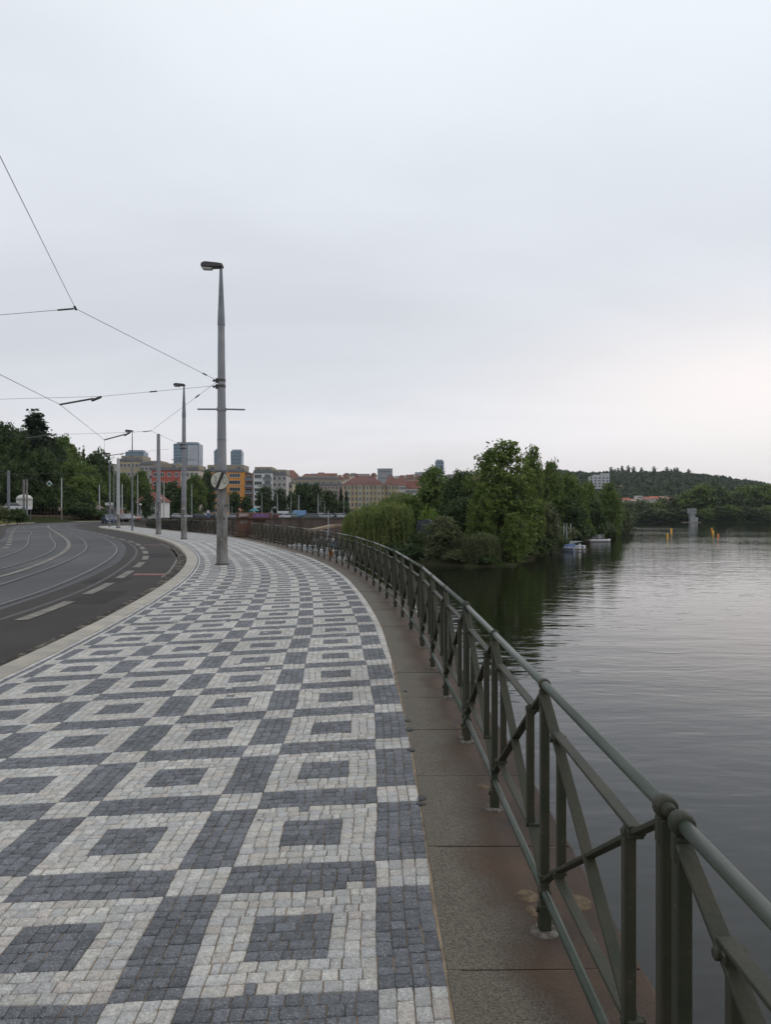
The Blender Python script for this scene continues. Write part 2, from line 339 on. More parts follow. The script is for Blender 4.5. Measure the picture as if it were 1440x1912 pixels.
rail_pts = [(0.66,-14),(0.66,-8),(0.655,-3),(0.65,1.64),(0.625,2.97),(0.613,4.25),(0.59,5.5),(0.548,6.84),(0.505,8.12),(0.45,9.3),(0.375,10.67),
  (0.275,11.94),(0.15,13.2),(0.02,14.48),(-0.13,15.7),(-0.28,16.9),(-0.46,18.26),(-0.65,19.5),(-1.10,22.0),(-1.62,24.4),(-2.6,28.3),(-4.25,34.0),(-6.0,39.5),(-8.0,45.2),
  (-10.8,52),(-13.9,58),(-17.7,65),(-21.4,72),(-25.6,80),(-30.4,89)]
RAIL = Curve(rail_pts, 6)
curb_pts = [(-4.0,-14),(-4.0,-6),(-4.0,0),(-4.03,4.5),(-4.13,8.0),(-4.28,10.2),(-4.45,12.1),(-4.72,14.4),(-5.22,18),(-5.95,21.9),(-7.1,26.8),(-8.75,32.3),(-11.2,39.5),(-14.6,48),(-19.4,58.5),(-24.8,69.5),(-32.2,84),(-33.0,88.5),(-31.2,91)]
CURB = Curve(curb_pts, 40)
LEDGE = RAIL.offset(0.42)
CIN = CURB.offset(-0.455)

# ------------------------------------------------------------ pavement mosaic
ST = 0.0611; SV = 0.0645; SW_, TW_ = 11*ST, 4*ST; U4 = 4*(SW_+TW_); WP = U4+TW_
SLP = [(-10,0.05),(2.5,0.07),(3.5,0.09),(6.4,0.22),(9.2,0.275),(13.9,0.35),(20,0.42),(30,0.46),(45,0.52),(90,0.6)]
vg = np.arange(0, LEDGE.L, 0.25)
U0 = lambda v: np.interp(LEDGE.at(v)[...,1], [6.6,9.3,14,30], [0,0.085,0.11,0.12])
org = LEDGE.at(vg) ; tng = LEDGE.at(vg+0.05)-org; tng /= np.linalg.norm(tng, axis=1)[:,None]
org = org + np.stack([-tng[:,1], tng[:,0]], -1)*U0(vg)[:,None]
dirs = []; wid = []
for i, p in enumerate(org):
    sl = np.interp(p[1], [a for a, b in SLP], [b for a, b in SLP]); n = np.array([-1.0, -sl]); n /= np.linalg.norm(n); dirs.append(n)
    A = CIN.p[:-1]-p; B = CIN.p[1:]-p
    ca = A[:,0]*n[1]-A[:,1]*n[0]; cb = B[:,0]*n[1]-B[:,1]*n[0]
    h = np.where((ca*cb <= 0) & (A@n > 0.5))[0]
    if len(h): j = h[0]; f = ca[j]/(ca[j]-cb[j]+1e-12); wid.append(float((A[j]+(B[j]-A[j])*f)@n))
    else: wid.append(wid[-1] if wid else WP)
dirs = np.array(dirs); wid = np.array(wid)
for _ in range(4): wid[1:-1] = (wid[:-2]+2*wid[1:-1]+wid[2:])/4
def PAV(u, v):
    v = np.asarray(v, float); u = np.asarray(u, float)
    o = np.stack([np.interp(v, vg, org[:,0]), np.interp(v, vg, org[:,1])], -1)
    dd = np.stack([np.interp(v, vg, dirs[:,0]), np.interp(v, vg, dirs[:,1])], -1); W = np.interp(v, vg, wid)
    sc = np.maximum(1.0, W/3.97); e = U4*sc
    m = np.where(u <= U4, u*sc, e+(u-U4)/TW_*(W-e)); m = np.minimum(m, W)
    return o+dd*m[...,None]
V0 = LEDGE.s_at_y(3.58)-4*0.0645      # v at the start of a light band on the ledge side
per = 15*SV
S = []          # stones: u0,u1,v0,v1,dark
def fill(u0, u1, v0, v1, nu, nv, along_u, dark, jitter=0.27):
    # along_u: courses run in u (across the path)
    if along_u:
        e = np.linspace(v0, v1, nv+1)
        for j in range(nv):
            n = nu + random.choice((-1,0,0,0)) if nu > 3 else nu
            g = np.linspace(0, 1, n+1); g[1:-1] += (rng.random(n-1)-0.5)*2*jitter/n
            for i in range(n): S.append((u0+(u1-u0)*g[i], u0+(u1-u0)*g[i+1], e[j], e[j+1], dark if rng.random() > 0.004 else 1-dark))
    else:
        e = np.linspace(u0, u1, nu+1)
        for j in range(nu):
            n = nv + random.choice((-1,0,0)) if nv > 5 else nv
            g = np.linspace(0, 1, n+1); g[1:-1] += (rng.random(n-1)-0.5)*2*jitter/n
            for i in range(n): S.append((e[j], e[j+1], v0+(v1-v0)*g[i], v0+(v1-v0)*g[i+1], dark))
VSPLIT = LEDGE.s_at_y(30); vend = LEDGE.s_at_y(86); vbeg = LEDGE.s_at_y(0.9)
k0 = int(math.floor((vbeg-V0)/per)); k1 = int((vend-V0)/per)
for k in range(k0, k1):
    vb = V0+k*per; vm = vb+4*SV; ve = vb+per; fine = vb < VSPLIT
    for c in range(5):
        tu0 = c*(SW_+TW_); tu1 = tu0+4*ST; su1 = tu0+15*ST
        if fine:
            fill(tu0, tu1, vb, vm, 4, 3 if c == 0 else 4, False, 0)
            fill(tu0, tu1, vm, ve, 4, 11, False, 1)
            if c < 4:
                fill(tu1, su1, vb, vm, 11, 4, True, 1)
                fill(tu1, su1, vm, vm+3*SV, 11, 3, True, 0); fill(tu1, su1, ve-3*SV, ve, 11, 3, True, 0)
                fill(tu1, tu1+3*ST, vm+3*SV, ve-3*SV, 3, 5, False, 0); fill(su1-3*ST, su1, vm+3*SV, ve-3*SV, 3, 5, False, 0)
                fill(tu1+3*ST, su1-3*ST, vm+3*SV, ve-3*SV, 5, 5, True, 1)
        else:
            for (a, b, c0, d0, dk) in ((tu0,tu1,vb,vm,0),(tu0,tu1,vm,ve,1)): S.append((a,b,c0,d0,dk))
            if c < 4:
                for q_ in ((tu1,su1,vb,vm,1),(tu1,su1,vm,vm+3*SV,0),(tu1,su1,ve-3*SV,ve,0),(tu1,tu1+3*ST,vm+3*SV,ve-3*SV,0),(su1-3*ST,su1,vm+3*SV,ve-3*SV,0),(tu1+3*ST,su1-3*ST,vm+3*SV,ve-3*SV,1)): S.append(q_)
def stone_mesh(name, S, PF, vsplit, mats, zoff=0.0):
    S = np.array(S, float); n = len(S); g = np.where(S[:,2] < vsplit, 0.0010, 0.0)
    c = []; jit = np.where(S[:,2] < vsplit, 0.0050, 0.0)
    wob = lambda u, v: 0.006*np.sin(u*7.3+v*2.1)*np.sin(v*5.7+1.3)
    for (a, b, sa, sb) in ((0,2,1,1),(1,2,-1,1),(1,3,-1,-1),(0,3,1,-1)):
        u = S[:,a]+sa*g+(rng.random(n)-0.5)*jit; v = S[:,b]+sb*g+(rng.random(n)-0.5)*jit
        c.append((u, v))
    h = np.where(S[:,2] < vsplit, (rng.random(n)-0.5)*0.004, 0)
    cu = (S[:,0]+S[:,1])/2; cv = (S[:,2]+S[:,3])/2; V = []
    for ring in (0, 1, 2):
        for (u, v) in c:
            if ring == 2: sh = 0.12
            elif ring == 1: sh = 0.04
            else: sh = 0.0
            uu = u+(cu-u)*sh; vv = v+(cv-v)*sh
            p = PF(uu+wob(uu, vv), vv+wob(vv, uu))
            tz = (rng.random(n)-0.5)*0.0016
            z = np.full(n, -0.012) if ring == 0 else (h-0.0028+tz if ring == 1 else h+tz)
            V.append(np.c_[p, z+zoff])
    V = np.stack(V, 1).reshape(-1, 3); b = (np.arange(n)*12)[:, None]
    faces = [(8,9,10,11)]
    for r in (0, 4):
        for i in range(4): faces.append((r+i, r+(i+1)%4, r+4+(i+1)%4, r+4+i))
    Fq = np.concatenate([b+np.array(f) for f in faces]); 
    mi = np.tile(S[:,4].astype(int), len(faces))
    o = npmesh(name, V, Fq, mats, mi, smooth=False)
    return o
us_ = LEDGE.s_at_y(6.9); v = us_
while v < VSPLIT:      # extra pale row of setts along the coping
    l = SV*random.uniform(0.85,1.25); S.append((-0.5*min(1,(v-us_)/1.5)-0.001, -0.001, v, v+l, 0)); v += l
def PAV2(u, v):
    u = np.asarray(u, float); v = np.asarray(v, float); w = np.maximum(U0(v)-0.004, 0.0)
    a = PAV(np.maximum(u, 0), v); b = PAV(0*u, v); d = np.stack([np.interp(v, vg, dirs[:,0]), np.interp(v, vg, dirs[:,1])], -1)
    return np.where((u < 0)[...,None], b-d*(np.clip(-u*2, 0, 1)*w)[...,None], a)
fineS = [s for s in S if s[2] < VSPLIT]; farS = [s for s in S if s[2] >= VSPLIT]
pav = stone_mesh('pavement', fineS, PAV2, 1e9, [M['wstone'], M['dstone']]); tag(pav, kind='structure')
fS = np.array(farS); n = len(fS); V = np.stack([np.c_[PAV(fS[:,a], fS[:,b]), np.zeros(n)] for a, b in ((0,2),(1,2),(1,3),(0,3))], 1).reshape(-1,3)
pf = npmesh('pavement', V, np.arange(4*n).reshape(-1,4), [M['wstone'], M['dstone']], fS[:,4].astype(int)); tag(pf, kind='structure')
# stripes between mosaic and kerb (white, dark, white)
S2 = []
CS = CURB; ss0 = CURB.s_at_y(1.0); ssF = CURB.s_at_y(30)
v = ss0
for col_, dark in ((0,0),(1,1),(2,0)):
    v = ss0
    while v < ssF:
        l = ST*(0.85+0.4*random.random()); S2.append((-0.305-0.05*(col_+1), -0.305-0.05*col_, v, v+l, dark)); v += l
st = stone_mesh('pavement_stripes', S2, lambda u, v: CURB.at(v, 0)+ (CURB.at(v,1.0)-CURB.at(v,0))*np.asarray(u)[...,None], 1e9, [M['wstone'], M['dstone']]); tag(st, kind='structure')
for o0, o1, m in ((-0.305,-0.352,'wstone'),(-0.352,-0.408,'dstone'),(-0.408,-0.455,'wstone')):
    tag(ribbon('pavement_stripes', CURB, o0, o1, 0.0, M[m], ssF, CURB.s_at_y(84.5)), kind='structure')
# bedding sand below
u = np.arange(LEDGE.s_at_y(-12), vend+6, 0.5); a = PAV(0*u, u); b = PAV(0*u+WP, u); n = len(u); a = a+(a-b)/np.linalg.norm(a-b,axis=1)[:,None]*0.06
i = np.arange(n-1)
tag(npmesh('pavement_bed', np.vstack([np.c_[a, np.full(n,-0.0065)], np.c_[b, np.full(n,-0.0065)]]), np.stack([i,i+1,i+1+n,i+n],1), M['sand']), kind='structure')
tag(ribbon('pavement_bed', CURB, -0.29, -0.56, -0.009, M['sand']), kind='structure')
# pale pavement at the far corner
cor = MB(); pts = [tuple(PAV(np.array(0.0), np.array(vend-1)))] + [tuple(RAIL.at(RAIL.L-x)) for x in (5,0)] + [(-30.5,91.5)] + [tuple(CURB.at(CURB.L-x, -0.28)) for x in (0,1,2,3,5,7,9)]
cor.v = [(x,y,-0.004) for x,y in pts]; cor.f = [tuple(range(len(pts)))]; cor.m = [0]
M['farpave'] = mat('pale_paving', (0.30,0.30,0.30), 0.8, c2=(0.38,0.37,0.36), scale=3)
tag(cor.build('pavement', M['farpave']), kind='structure')
# kerb stones
kb = MB(); s = 0.0
while s < CURB.L-0.2:
    l = 1.0 if CURB.at(s)[1] < 45 else 3.0; e = min(s+l-0.006, CURB.L); uu = np.linspace(s, e, 4)
    A = CURB.at(uu, 0.0); A2 = CURB.at(uu, -0.02); B = CURB.at(uu, -0.298)
    n0 = len(kb.v); z = random.uniform(-0.002,0.002)
    for q_ in range(4): kb.v += [(*A[q_], RZ-0.05), (*A[q_], -0.02+z), (*A2[q_], z), (*B[q_], 0.0+z), (*B[q_], -0.05)]
    for q_ in range(3):
        for r_ in range(4):
            b0 = n0+q_*5+r_; kb.f.append((b0, b0+5, b0+6, b0+1)); kb.m.append(0)
    kb.f.append((n0,n0+1,n0+2,n0+3,n0+4)); kb.m.append(0); kb.f.append((n0+19,n0+18,n0+17,n0+16,n0+15)); kb.m.append(0)
    s += l
tag(kb.build('kerb', M['kerb']), kind='structure')

# ------------------------------------------------------------ quay wall (coping slabs + face)
def coping_mat():
    m = bpy.data.materials.new('granite_coping'); m.use_nodes = True; nt = m.node_tree; b = nt.nodes['Principled BSDF']
    def N(t): return nt.nodes.new(t)
    tcn = N('ShaderNodeTexCoord'); uv = N('ShaderNodeUVMap'); uv.uv_map = 'across'
    sx = N('ShaderNodeSeparateXYZ'); nt.links.new(uv.outputs[0], sx.inputs[0])
    sp = N('ShaderNodeTexNoise'); sp.inputs['Scale'].default_value = 140; sp.inputs['Detail'].default_value = 3; nt.links.new(tcn.outputs['Object'], sp.inputs[0])
    r1 = N('ShaderNodeMapRange'); nt.links.new(sp.outputs[0], r1.inputs[0]); r1.inputs[1].default_value = 0.38; r1.inputs[2].default_value = 0.62
    x1 = N('ShaderNodeMix'); x1.data_type = 'RGBA'; x1.inputs['A'].default_value = (0.066,0.057,0.044,1); x1.inputs['B'].default_value = (0.150,0.133,0.106,1); nt.links.new(r1.outputs[0], x1.inputs['Factor'])
    ns = N('ShaderNodeTexNoise'); ns.inputs['Scale'].default_value = 1.6; ns.inputs['Detail'].default_value = 6; ns.inputs['Roughness'].default_value = 0.6; nt.links.new(tcn.outputs['Object'], ns.inputs[0])
    ad = N('ShaderNodeMath'); ad.operation = 'MULTIPLY_ADD'; nt.links.new(ns.outputs[0], ad.inputs[0]); ad.inputs[1].default_value = 0.9; nt.links.new(sx.outputs[0], ad.inputs[2])
    r2 = N('ShaderNodeMapRange'); nt.links.new(ad.outputs[0], r2.inputs[0]); r2.inputs[1].default_value = 0.66; r2.inputs[2].default_value = 0.95
    r2.inputs[4].default_value = 0.86
    x2 = N('ShaderNodeMix'); x2.data_type = 'RGBA'; nt.links.new(r2.outputs[0], x2.inputs['Factor']); nt.links.new(x1.outputs['Result'], x2.inputs['A'])
    rm = N('ShaderNodeMapRange'); nt.links.new(ns.outputs[0], rm.inputs[0]); rm.inputs[1].default_value = 0.35; rm.inputs[2].default_value = 0.65
    x3 = N('ShaderNodeMix'); x3.data_type = 'RGBA'; nt.links.new(rm.outputs[0], x3.inputs['Factor']); x3.inputs['A'].default_value = (0.022,0.014,0.012,1); x3.inputs['B'].default_value = (0.070,0.040,0.024,1)
    nt.links.new(x3.outputs['Result'], x2.inputs['B'])
    g = N('ShaderNodeNewGeometry'); r4 = N('ShaderNodeMapRange'); nt.links.new(g.outputs['Random Per Island'], r4.inputs[0]); r4.inputs[3].default_value = 0.84; r4.inputs[4].default_value = 1.14
    v4 = N('ShaderNodeVectorMath'); v4.operation = 'SCALE'; nt.links.new(x2.outputs['Result'], v4.inputs[0]); nt.links.new(r4.outputs[0], v4.inputs['Scale'])
    nt.links.new(v4.outputs[0], b.inputs['Base Color'])
    b.inputs['Roughness'].default_value = 0.65; b.inputs['Specular IOR Level'].default_value = 0.18
    bp = N('ShaderNodeBump'); bp.inputs['Distance'].default_value = 0.002; nt.links.new(sp.outputs[0], bp.inputs['Height']); nt.links.new(bp.outputs[0], b.inputs['Normal'])
    return m
M['coping'] = coping_mat()
quay = empty('quay_wall', (0.9, 10, WZ), 0, 'stone quay wall with brown stained granite coping slabs under the green railing', 'quay wall')
def child(o, par):          # keep world placement
    o.parent = par; o.matrix_parent_inverse = Matrix.Translation(-Vector(par.location)) if par.rotation_euler.z == 0 else par.matrix_world.inverted(); return o
s = RAIL.s_at_y(2.72) - 12*1.0; idx = 0
slen = [1.0,1.0,1.0,0.94,1.14,0.76]
s_ = s
while s_ < RAIL.L:
    l = 1.0 if s_ < 40 else 2.4
    l *= random.uniform(0.9, 1.1) if s_ > RAIL.s_at_y(6) else 1.0
    e = min(s_+l-0.012, RAIL.L); 
    if e - s_ < 0.2: break
    uu = np.linspace(s_, e, 4); mbq = MB(); z = random.uniform(-0.003, 0.001)-0.002
    prof = [(0.405,-0.30),(0.415,-0.008),(0.408,0.0),(-0.29,-0.004),(-0.315,-0.03),(-0.315,-0.30)]
    for q_ in range(4):
        for (o_, z_) in prof: 
            p = RAIL.at(uu[q_], o_); mbq.v.append((p[0], p[1], z_+z))
    k = len(prof)
    for q_ in range(3):
        for r_ in range(k-1): b0 = q_*k+r_; mbq.f.append((b0, b0+k, b0+k+1, b0+1)); mbq.m.append(0)
    mbq.f.append(tuple(range(k))); mbq.m.append(0); mbq.f.append(tuple(range(4*k-1, 3*k-1, -1))); mbq.m.append(0)
    o = mbq.build('coping_slab', M['coping']); me = o.data; uvl = me.uv_layers.new(name='across')
    offs = [(0.41-p[0])/0.72 for p in prof]
    for lp in me.loops: uvl.data[lp.index].uv = (offs[lp.vertex_index % k], 0)
    child(o, quay); s_ += l
wl = ribbon('wall_face', RAIL, -0.24, -0.24, -0.28, M['brownstone'], z1=WZ-2); 
child(wl, quay)
jt = ribbon('mortar_bed', RAIL, 0.56, -0.25, -0.0095, M['sand']); child(jt, quay)
# dark earth and moss strip between mosaic and coping
M['patch'] = mat('mortar_patch', (0.15,0.115,0.075), 0.95, spec=0.1, c2=(0.07,0.052,0.038), scale=25)
for (px, py, r) in ((1080,1682,0.065),(1003,1698,0.05),(984,1670,0.055),(902,1467,0.045),(902,1410,0.022),(858,1357,0.03),(840,1350,0.02)):
    d = 2310/(py-HY); mbq = MB(); n = 22; c0 = (X(px,d), d); ph = random.random()*6
    mbq.v = [(c0[0], c0[1], 0.0005)]
    for kr, zr in ((0.8,0.0),(1.0,-0.012)):
        mbq.v += [(c0[0]+r*kr*(1+0.07*math.sin(3*6.283*k/n+ph)+0.05*math.sin(5*6.283*k/n))*math.cos(6.283*k/n), d+r*kr*(1+0.07*math.sin(2*6.283*k/n+ph))*math.sin(6.283*k/n), zr) for k in range(n)]
    for k in range(n): mbq.f.append((0,1+k,1+(k+1)%n)); mbq.m.append(0); mbq.f.append((1+k,1+n+k,1+n+(k+1)%n,1+(k+1)%n)); mbq.m.append(0)
    child(mbq.build('mortar_patch', M['patch'], smooth=True), quay)
# tar blots at the joint
for (px, py, r) in ((788,1490,0.03),(786,1500,0.028),(762,1345,0.03),(765,1362,0.035),(757,1290,0.02),(768,1400,0.03)):
    d = 2310/(py-HY); mbq = MB(); n = 12; mbq.v = [(X(px,d)+r*math.cos(6.283*k/n)*random.uniform(.6,1.1), d+r*1.3*math.sin(6.283*k/n)*random.uniform(.6,1.2), 0.003) for k in range(n)]
    mbq.f = [tuple(range(n))]; mbq.m = [0]; child(mbq.build('tar_blot', M['black']), quay)

# ------------------------------------------------------------ railing
HR = 0.99; NB = 3; BAY = 1.27; SL = NB*BAY
def make_panel():
    root = empty('railing_panel')
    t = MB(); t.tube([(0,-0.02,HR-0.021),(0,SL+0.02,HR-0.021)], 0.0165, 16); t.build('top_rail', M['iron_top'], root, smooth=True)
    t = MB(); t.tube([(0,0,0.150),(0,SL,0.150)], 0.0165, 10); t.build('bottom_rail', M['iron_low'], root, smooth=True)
    for k in range(NB+1):
        y = k*BAY; e = k in (0, NB); t = MB()
        t.box(-0.017, 0.017, y-0.019, y+0.019, -0.01, HR-0.045)
        t.box(-0.024, 0.024, y-0.023, y+0.023, -0.005, 0.105)                                 # foot
        t.tube([(-0.034, y, 0.082),(0.034, y, 0.082)], 0.013, 8)                        # foot bolt
        t.box(-0.023, 0.023, y-0.024, y+0.024, 0.195, 0.225)                                    # strap collar
        t.box(-0.021, 0.021, y-0.014, y+0.014, HR-0.105, HR-0.04)
        o = t.build('post', M['iron'], root, bevel=0.004)
        mo_ = MB(); mo_.tube([(0,y,-0.012),(0,y,0.0),(0,y,0.006)], [0.062,0.055,0.040], 12); mo_.build('mortar_foot', M['foot'], o)
        c = MB()
        r = 0.028 if e else 0.0245; hw = 0.019 if e else 0.013
        c.tube([(0,y+hw*q_,HR-0.021) for q_ in (-1,-0.86,-0.5,0,0.5,0.86,1)], [r*0.74,r*0.90,r*0.985,r,r*0.985,r*0.90,r*0.74], 22)
        c2 = MB(); c2.tube([(0,y-0.02,0.150),(0,y+0.02,0.150)], 0.024 if not e else 0.028, 14)
        if e:
            sgn = -1 if k == 0 else 1
            c.tube([(0,y,HR-0.021),(0,y+sgn*0.034,HR-0.021),(0,y+sgn*0.038,HR-0.021)], [0.016,0.016,0.011], 16)
            c2.tube([(0,y,0.150),(0,y+sgn*0.046,0.150)], 0.021, 12)
        c.build('collar', M['iron'], o, smooth=True); c2.build('collar', M['iron'], o, bevel=0.003)
    hi, lo = 0.82, 0.33
    for k in range(NB):
        y0 = k*BAY; y1 = y0+BAY; a = 0.175*BAY
        for s_, xo in ((0, 0.003), (1, -0.003)):
            yA, yB = (y0, y1) if s_ == 0 else (y1, y0); sg = 1 if s_ == 0 else -1
            t = MB(); w = 0.036
            pts = [(xo, yA+sg*0.017, 0.930),(xo, yA+sg*a, hi-0.005),(xo, yB-sg*a, lo+0.005),(xo, yB-sg*0.017, 0.205)]
            for i in range(3): t.bar(pts[i], pts[i+1], 0.037, 0.013, up=(0,0,1))
            t.build('diagonal_brace', M['iron'], root, bevel=0.002)
        for yy in (y0+a, y1-a):
            t = MB(); t.bar((-0.012 if yy < y0+BAY/2 else 0.012, yy, lo), (-0.012 if yy < y0+BAY/2 else 0.012, yy, hi), 0.030, 0.032)
            for z_ in (hi, lo):
                t.box(-0.022, 0.022, yy-0.024, yy+0.024, z_-0.012, z_+0.010)
                t.tube([(-0.031, yy, z_-0.001),(0.031, yy, z_-0.001)], 0.013, 10)
            t.build('upright', M['iron'], root, bevel=0.003)
        for z_ in (hi+0.015, lo-0.015):
            t = MB(); t.bar((0, y0+a-0.02, z_), (0, y1-a+0.02, z_), 0.036, 0.012); t.build('cross_bar', M['iron'], root, bevel=0.002)
    return root
panel0 = make_panel(); first = True
def put_panel(sA, sB, label, group):
    global first
    p = panel0 if first else copy_tree(panel0); first = False
    a = RAIL.at(sA); b = RAIL.at(sB); d = b-a
    p.location = (a[0], a[1], 0); p.rotation_euler = (0, 0, math.atan2(d[1], d[0])-math.pi/2); p.scale = (1, np.linalg.norm(d)/SL, 1)
    tag(p, label, 'railing', group)
s0 = RAIL.s_at_y(1.64); PITCH = SL+0.095
send = RAIL.s_at_y(45.9); npan = int(round((send-s0-0.095)/PITCH)); PITCH2 = (send-s0-0.095)/npan
gp = 'green iron railing panels along the quay'
put_panel(s0-PITCH+0.095-0.095, s0-0.0, 'dark green iron railing panel nearest the camera, cut off by the lower right corner', gp)
for k in range(npan):
    a = s0+0.095+k*PITCH2
    put_panel(a, a+PITCH2-0.095, 'green iron railing panel, %s full one from the camera along the quay' % ORD[k], gp)
sF = RAIL.s_at_y(51.2); nf = int((RAIL.L-0.6-sF)/PITCH)
for k in range(nf):
    a = sF+k*PITCH
    put_panel(a, a+PITCH-0.095, 'dark iron railing panel, %s one beyond the red stone piers' % ORD[k], gp)

# ------------------------------------------------------------ sandstone piers
def block(x0, x1, y0, y1, z0, z1, m, par, name, rot=0):
    t = MB(); t.box(x0, x1, y0, y1, z0, z1); return t.build(name, m, par, bevel=0.03)
pa = P(478, 1007, 47.2); ang = math.atan2(*(RAIL.at(RAIL.s_at_y(49))-RAIL.at(RAIL.s_at_y(47)))[::-1])-math.pi/2
pier = empty('stone_pier', (X(487,49.0), 49.0, 0), R(6), 'brown red sandstone pier with purple graffiti on its cap beside the near railing end', 'stone pier', 'sandstone piers of the quay')
block(-0.75, 0.55, -0.45, 0.5, 0, 0.16, M['brownstone'], pier, 'plinth'); 
block(-0.5, 0.3, -0.3, 0.35, 0.16, 1.10, M['brownstone'], pier, 'shaft')
block(-0.62, 0.62, -0.5, 0.5, 1.12, 1.20, M['brownstone'], pier, 'moulding')
cp = block(-0.72, 0.72, -0.6, 0.6, 1.20, 1.60, M['redstone'], pier, 'cap')
def text_obj(txt, size, m, par, loc, rot, name, ext=0.004, sx=1.0, shear=0.0):
    cu = bpy.data.curves.new(name, 'FONT'); cu.body = txt; cu.size = size; cu.extrude = ext; cu.align_x = 'CENTER'; cu.align_y = 'CENTER'; cu.shear = shear; cu.offset = size*0.012
    cu.resolution_u = 3
    tmp = bpy.data.objects.new('t', cu); col.objects.link(tmp); dg = bpy.context.evaluated_depsgraph_get()
    me = bpy.data.meshes.new_from_object(tmp.evaluated_get(dg)); bpy.data.objects.remove(tmp); me.materials.clear(); me.materials.append(m)
    o = bpy.data.objects.new(name, me); col.objects.link(o); o.parent = par; o.location = loc; o.rotation_euler = rot; o.scale = (sx,1,1); return o
text_obj('DEPRO', 0.30, M['grafp'], cp, (0.05,-0.603,1.41), (R(90),0,0), 'graffiti', 0.002, 1.05)
pier2 = empty('stone_pier', (X(459,50.6), 50.6, 0), R(6), 'brown red sandstone pier with white graffiti on its cap next to the far railing', 'stone pier', 'sandstone piers of the quay')
block(-0.75, 0.55, -0.6, 0.6, 0, 0.26, M['brownstone'], pier2, 'plinth'); block(-0.52, 0.42, -0.5, 0.5, 0.26, 1.12, M['redstone'], pier2, 'shaft')
block(-0.62, 0.55, -0.55, 0.55, 1.12, 1.24, M['brownstone'], pier2, 'moulding')
c2_ = block(-0.60, 0.68, -0.62, 0.62, 1.24, 1.62, M['redstone'], pier2, 'cap')
text_obj('JERRYC', 0.26, M['grafw'], c2_, (0.02,-0.623,1.44), (R(90),0,0), 'graffiti', 0.002, 0.95)
text_obj('BGE', 0.26, M['signgrey'], pier2, (-0.1,-0.503,0.98), (R(90),0,0), 'graffiti', 0.002, 1.0)
t = MB(); t.box(-0.3,0.3,-0.9,0.9,0,0.85); wj = t.build('parapet_block', M['redstone'], bevel=0.03); wj.location = (X(476,50.2), 50.2, 0); wj.rotation_euler.z = R(26)
tag(wj, 'low red stone block filling the gap between the two graffiti piers', 'stone block')

# ------------------------------------------------------------ road, tracks, markings
far_edge = [(-21,-14),(-21.5,5),(-22.5,20),(-24.5,34),(-29,48),(-36,66),(-45,86),(-53,106),(-57,124),(-55,138),(-53,150),(-60,180),(-74,230)]
FE = Curve(far_edge, 3)
def land(name, pts, z, m):
    import bmesh
    bm = bmesh.new(); vs_ = [bm.verts.new((x,y,z)) for x,y in pts]; f = bm.faces.new(vs_); bmesh.ops.triangulate(bm, faces=[f]); bm.normal_update()
    if sum(f.normal.z for f in bm.faces) < 0:
        bmesh.ops.reverse_faces(bm, faces=bm.faces)
    me = bpy.data.meshes.new(name); bm.to_mesh(me); bm.free(); me.materials.append(m); o = bpy.data.objects.new(name, me); col.objects.link(o); return o
q_in = [tuple(RAIL.at(x, 0.3)) for x in np.linspace(0, RAIL.L, 50)]
BASIN_BACK = [(-34,104),(-45,140),(-62,196),(-62,205),(-8,207),(14,214),(20,232)]
tag(land('ground', [(-400,-14)] + q_in + BASIN_BACK + [(-400,232)], -0.16, M['asphalt_far']), kind='structure')
road_poly = [tuple(p) for p in CURB.at(np.linspace(0, CURB.L-7, 60), -0.05)] + [(-33,100),(-44,138),(-61,196),(-62,204),(-62,230)] + [tuple(p) for p in FE.at(np.linspace(FE.L, 0, 70))]
tag(land('road', road_poly, RZ, M['asphalt']), kind='structure')
D_ = Curve([(-6.9,-14),(-6.9,4),(-7.0,9),(-7.26,14.1),(-7.6,17),(-8.3,19.9),(-9.35,24.5),(-10.65,29.2),(-12.1,33.9),(-14.1,39.2),(-18,48.4),(-24.5,62),(-33,79),(-40,94),(-45.5,110),(-49,130),(-54,160),(-64,200)], 260)
C_ = D_.offset(1.4)
Bt = Curve([(-10.5,-14),(-10.6,6),(-10.9,14),(-11.75,22.6),(-13.2,28.2),(-15.1,33.9),(-17.8,40.5),(-24.6,55),(-29.6,66),(-38,82),(-45.5,98),(-50,112),(-52,130),(-57.5,162),(-68,202)], 260)
At = Bt.offset(1.4)
DV = Curve([(-9.5,-14),(-9.5,6),(-9.7,14),(-10.4,20.2),(-11.45,24.5),(-13.7,31.7),(-16.3,38.6),(-20.6,48.4),(-30,68),(-40.5,90),(-47,106),(-50,124),(-53,146),(-60,178)], 260)
LD = Curve([(-14,-14),(-14.3,10),(-15.3,22),(-17.9,34.8),(-21.4,42.6),(-27,54),(-33.8,68),(-42.7,87),(-50,104),(-53,120)], 200)
tag(ribbon('tram_bed', D_, -0.85, 6.2, RZ+0.004, M['trambed'], 0, D_.L*0.98), kind='structure')
tag(ribbon('cycle_lane', CURB, 0.02, 2.35, RZ+0.008, M['lane'], 0, CURB.L-9), kind='structure')
def track(name, cs, label):
    r = empty(name, (*cs[0].at(14), RZ), 0, label, 'tram track', 'tram tracks set in the road')
    for c in cs:
        for nm, o0, o1, z, m in (('rail_bed', 0.10,-0.12, 0.011, 'seam'), ('rail', 0.03,-0.025, 0.015,'steel'), ('rail_groove', -0.032,-0.085, 0.015,'groove')):
            if nm != 'rail': child(ribbon(nm, c, o0, o1, RZ+z, M[m], 0, c.L*0.93, step=0.8), r)
            else: child(ribbon(nm, c, o0, o1, RZ+z, M[m], 0, c.L*0.93, step=0.8), r)
track('tram_track', (D_, C_), 'pair of steel tram rails nearer the cobbled pavement')
track('tram_track', (Bt, At), 'pair of steel tram rails beyond the pale divider line')
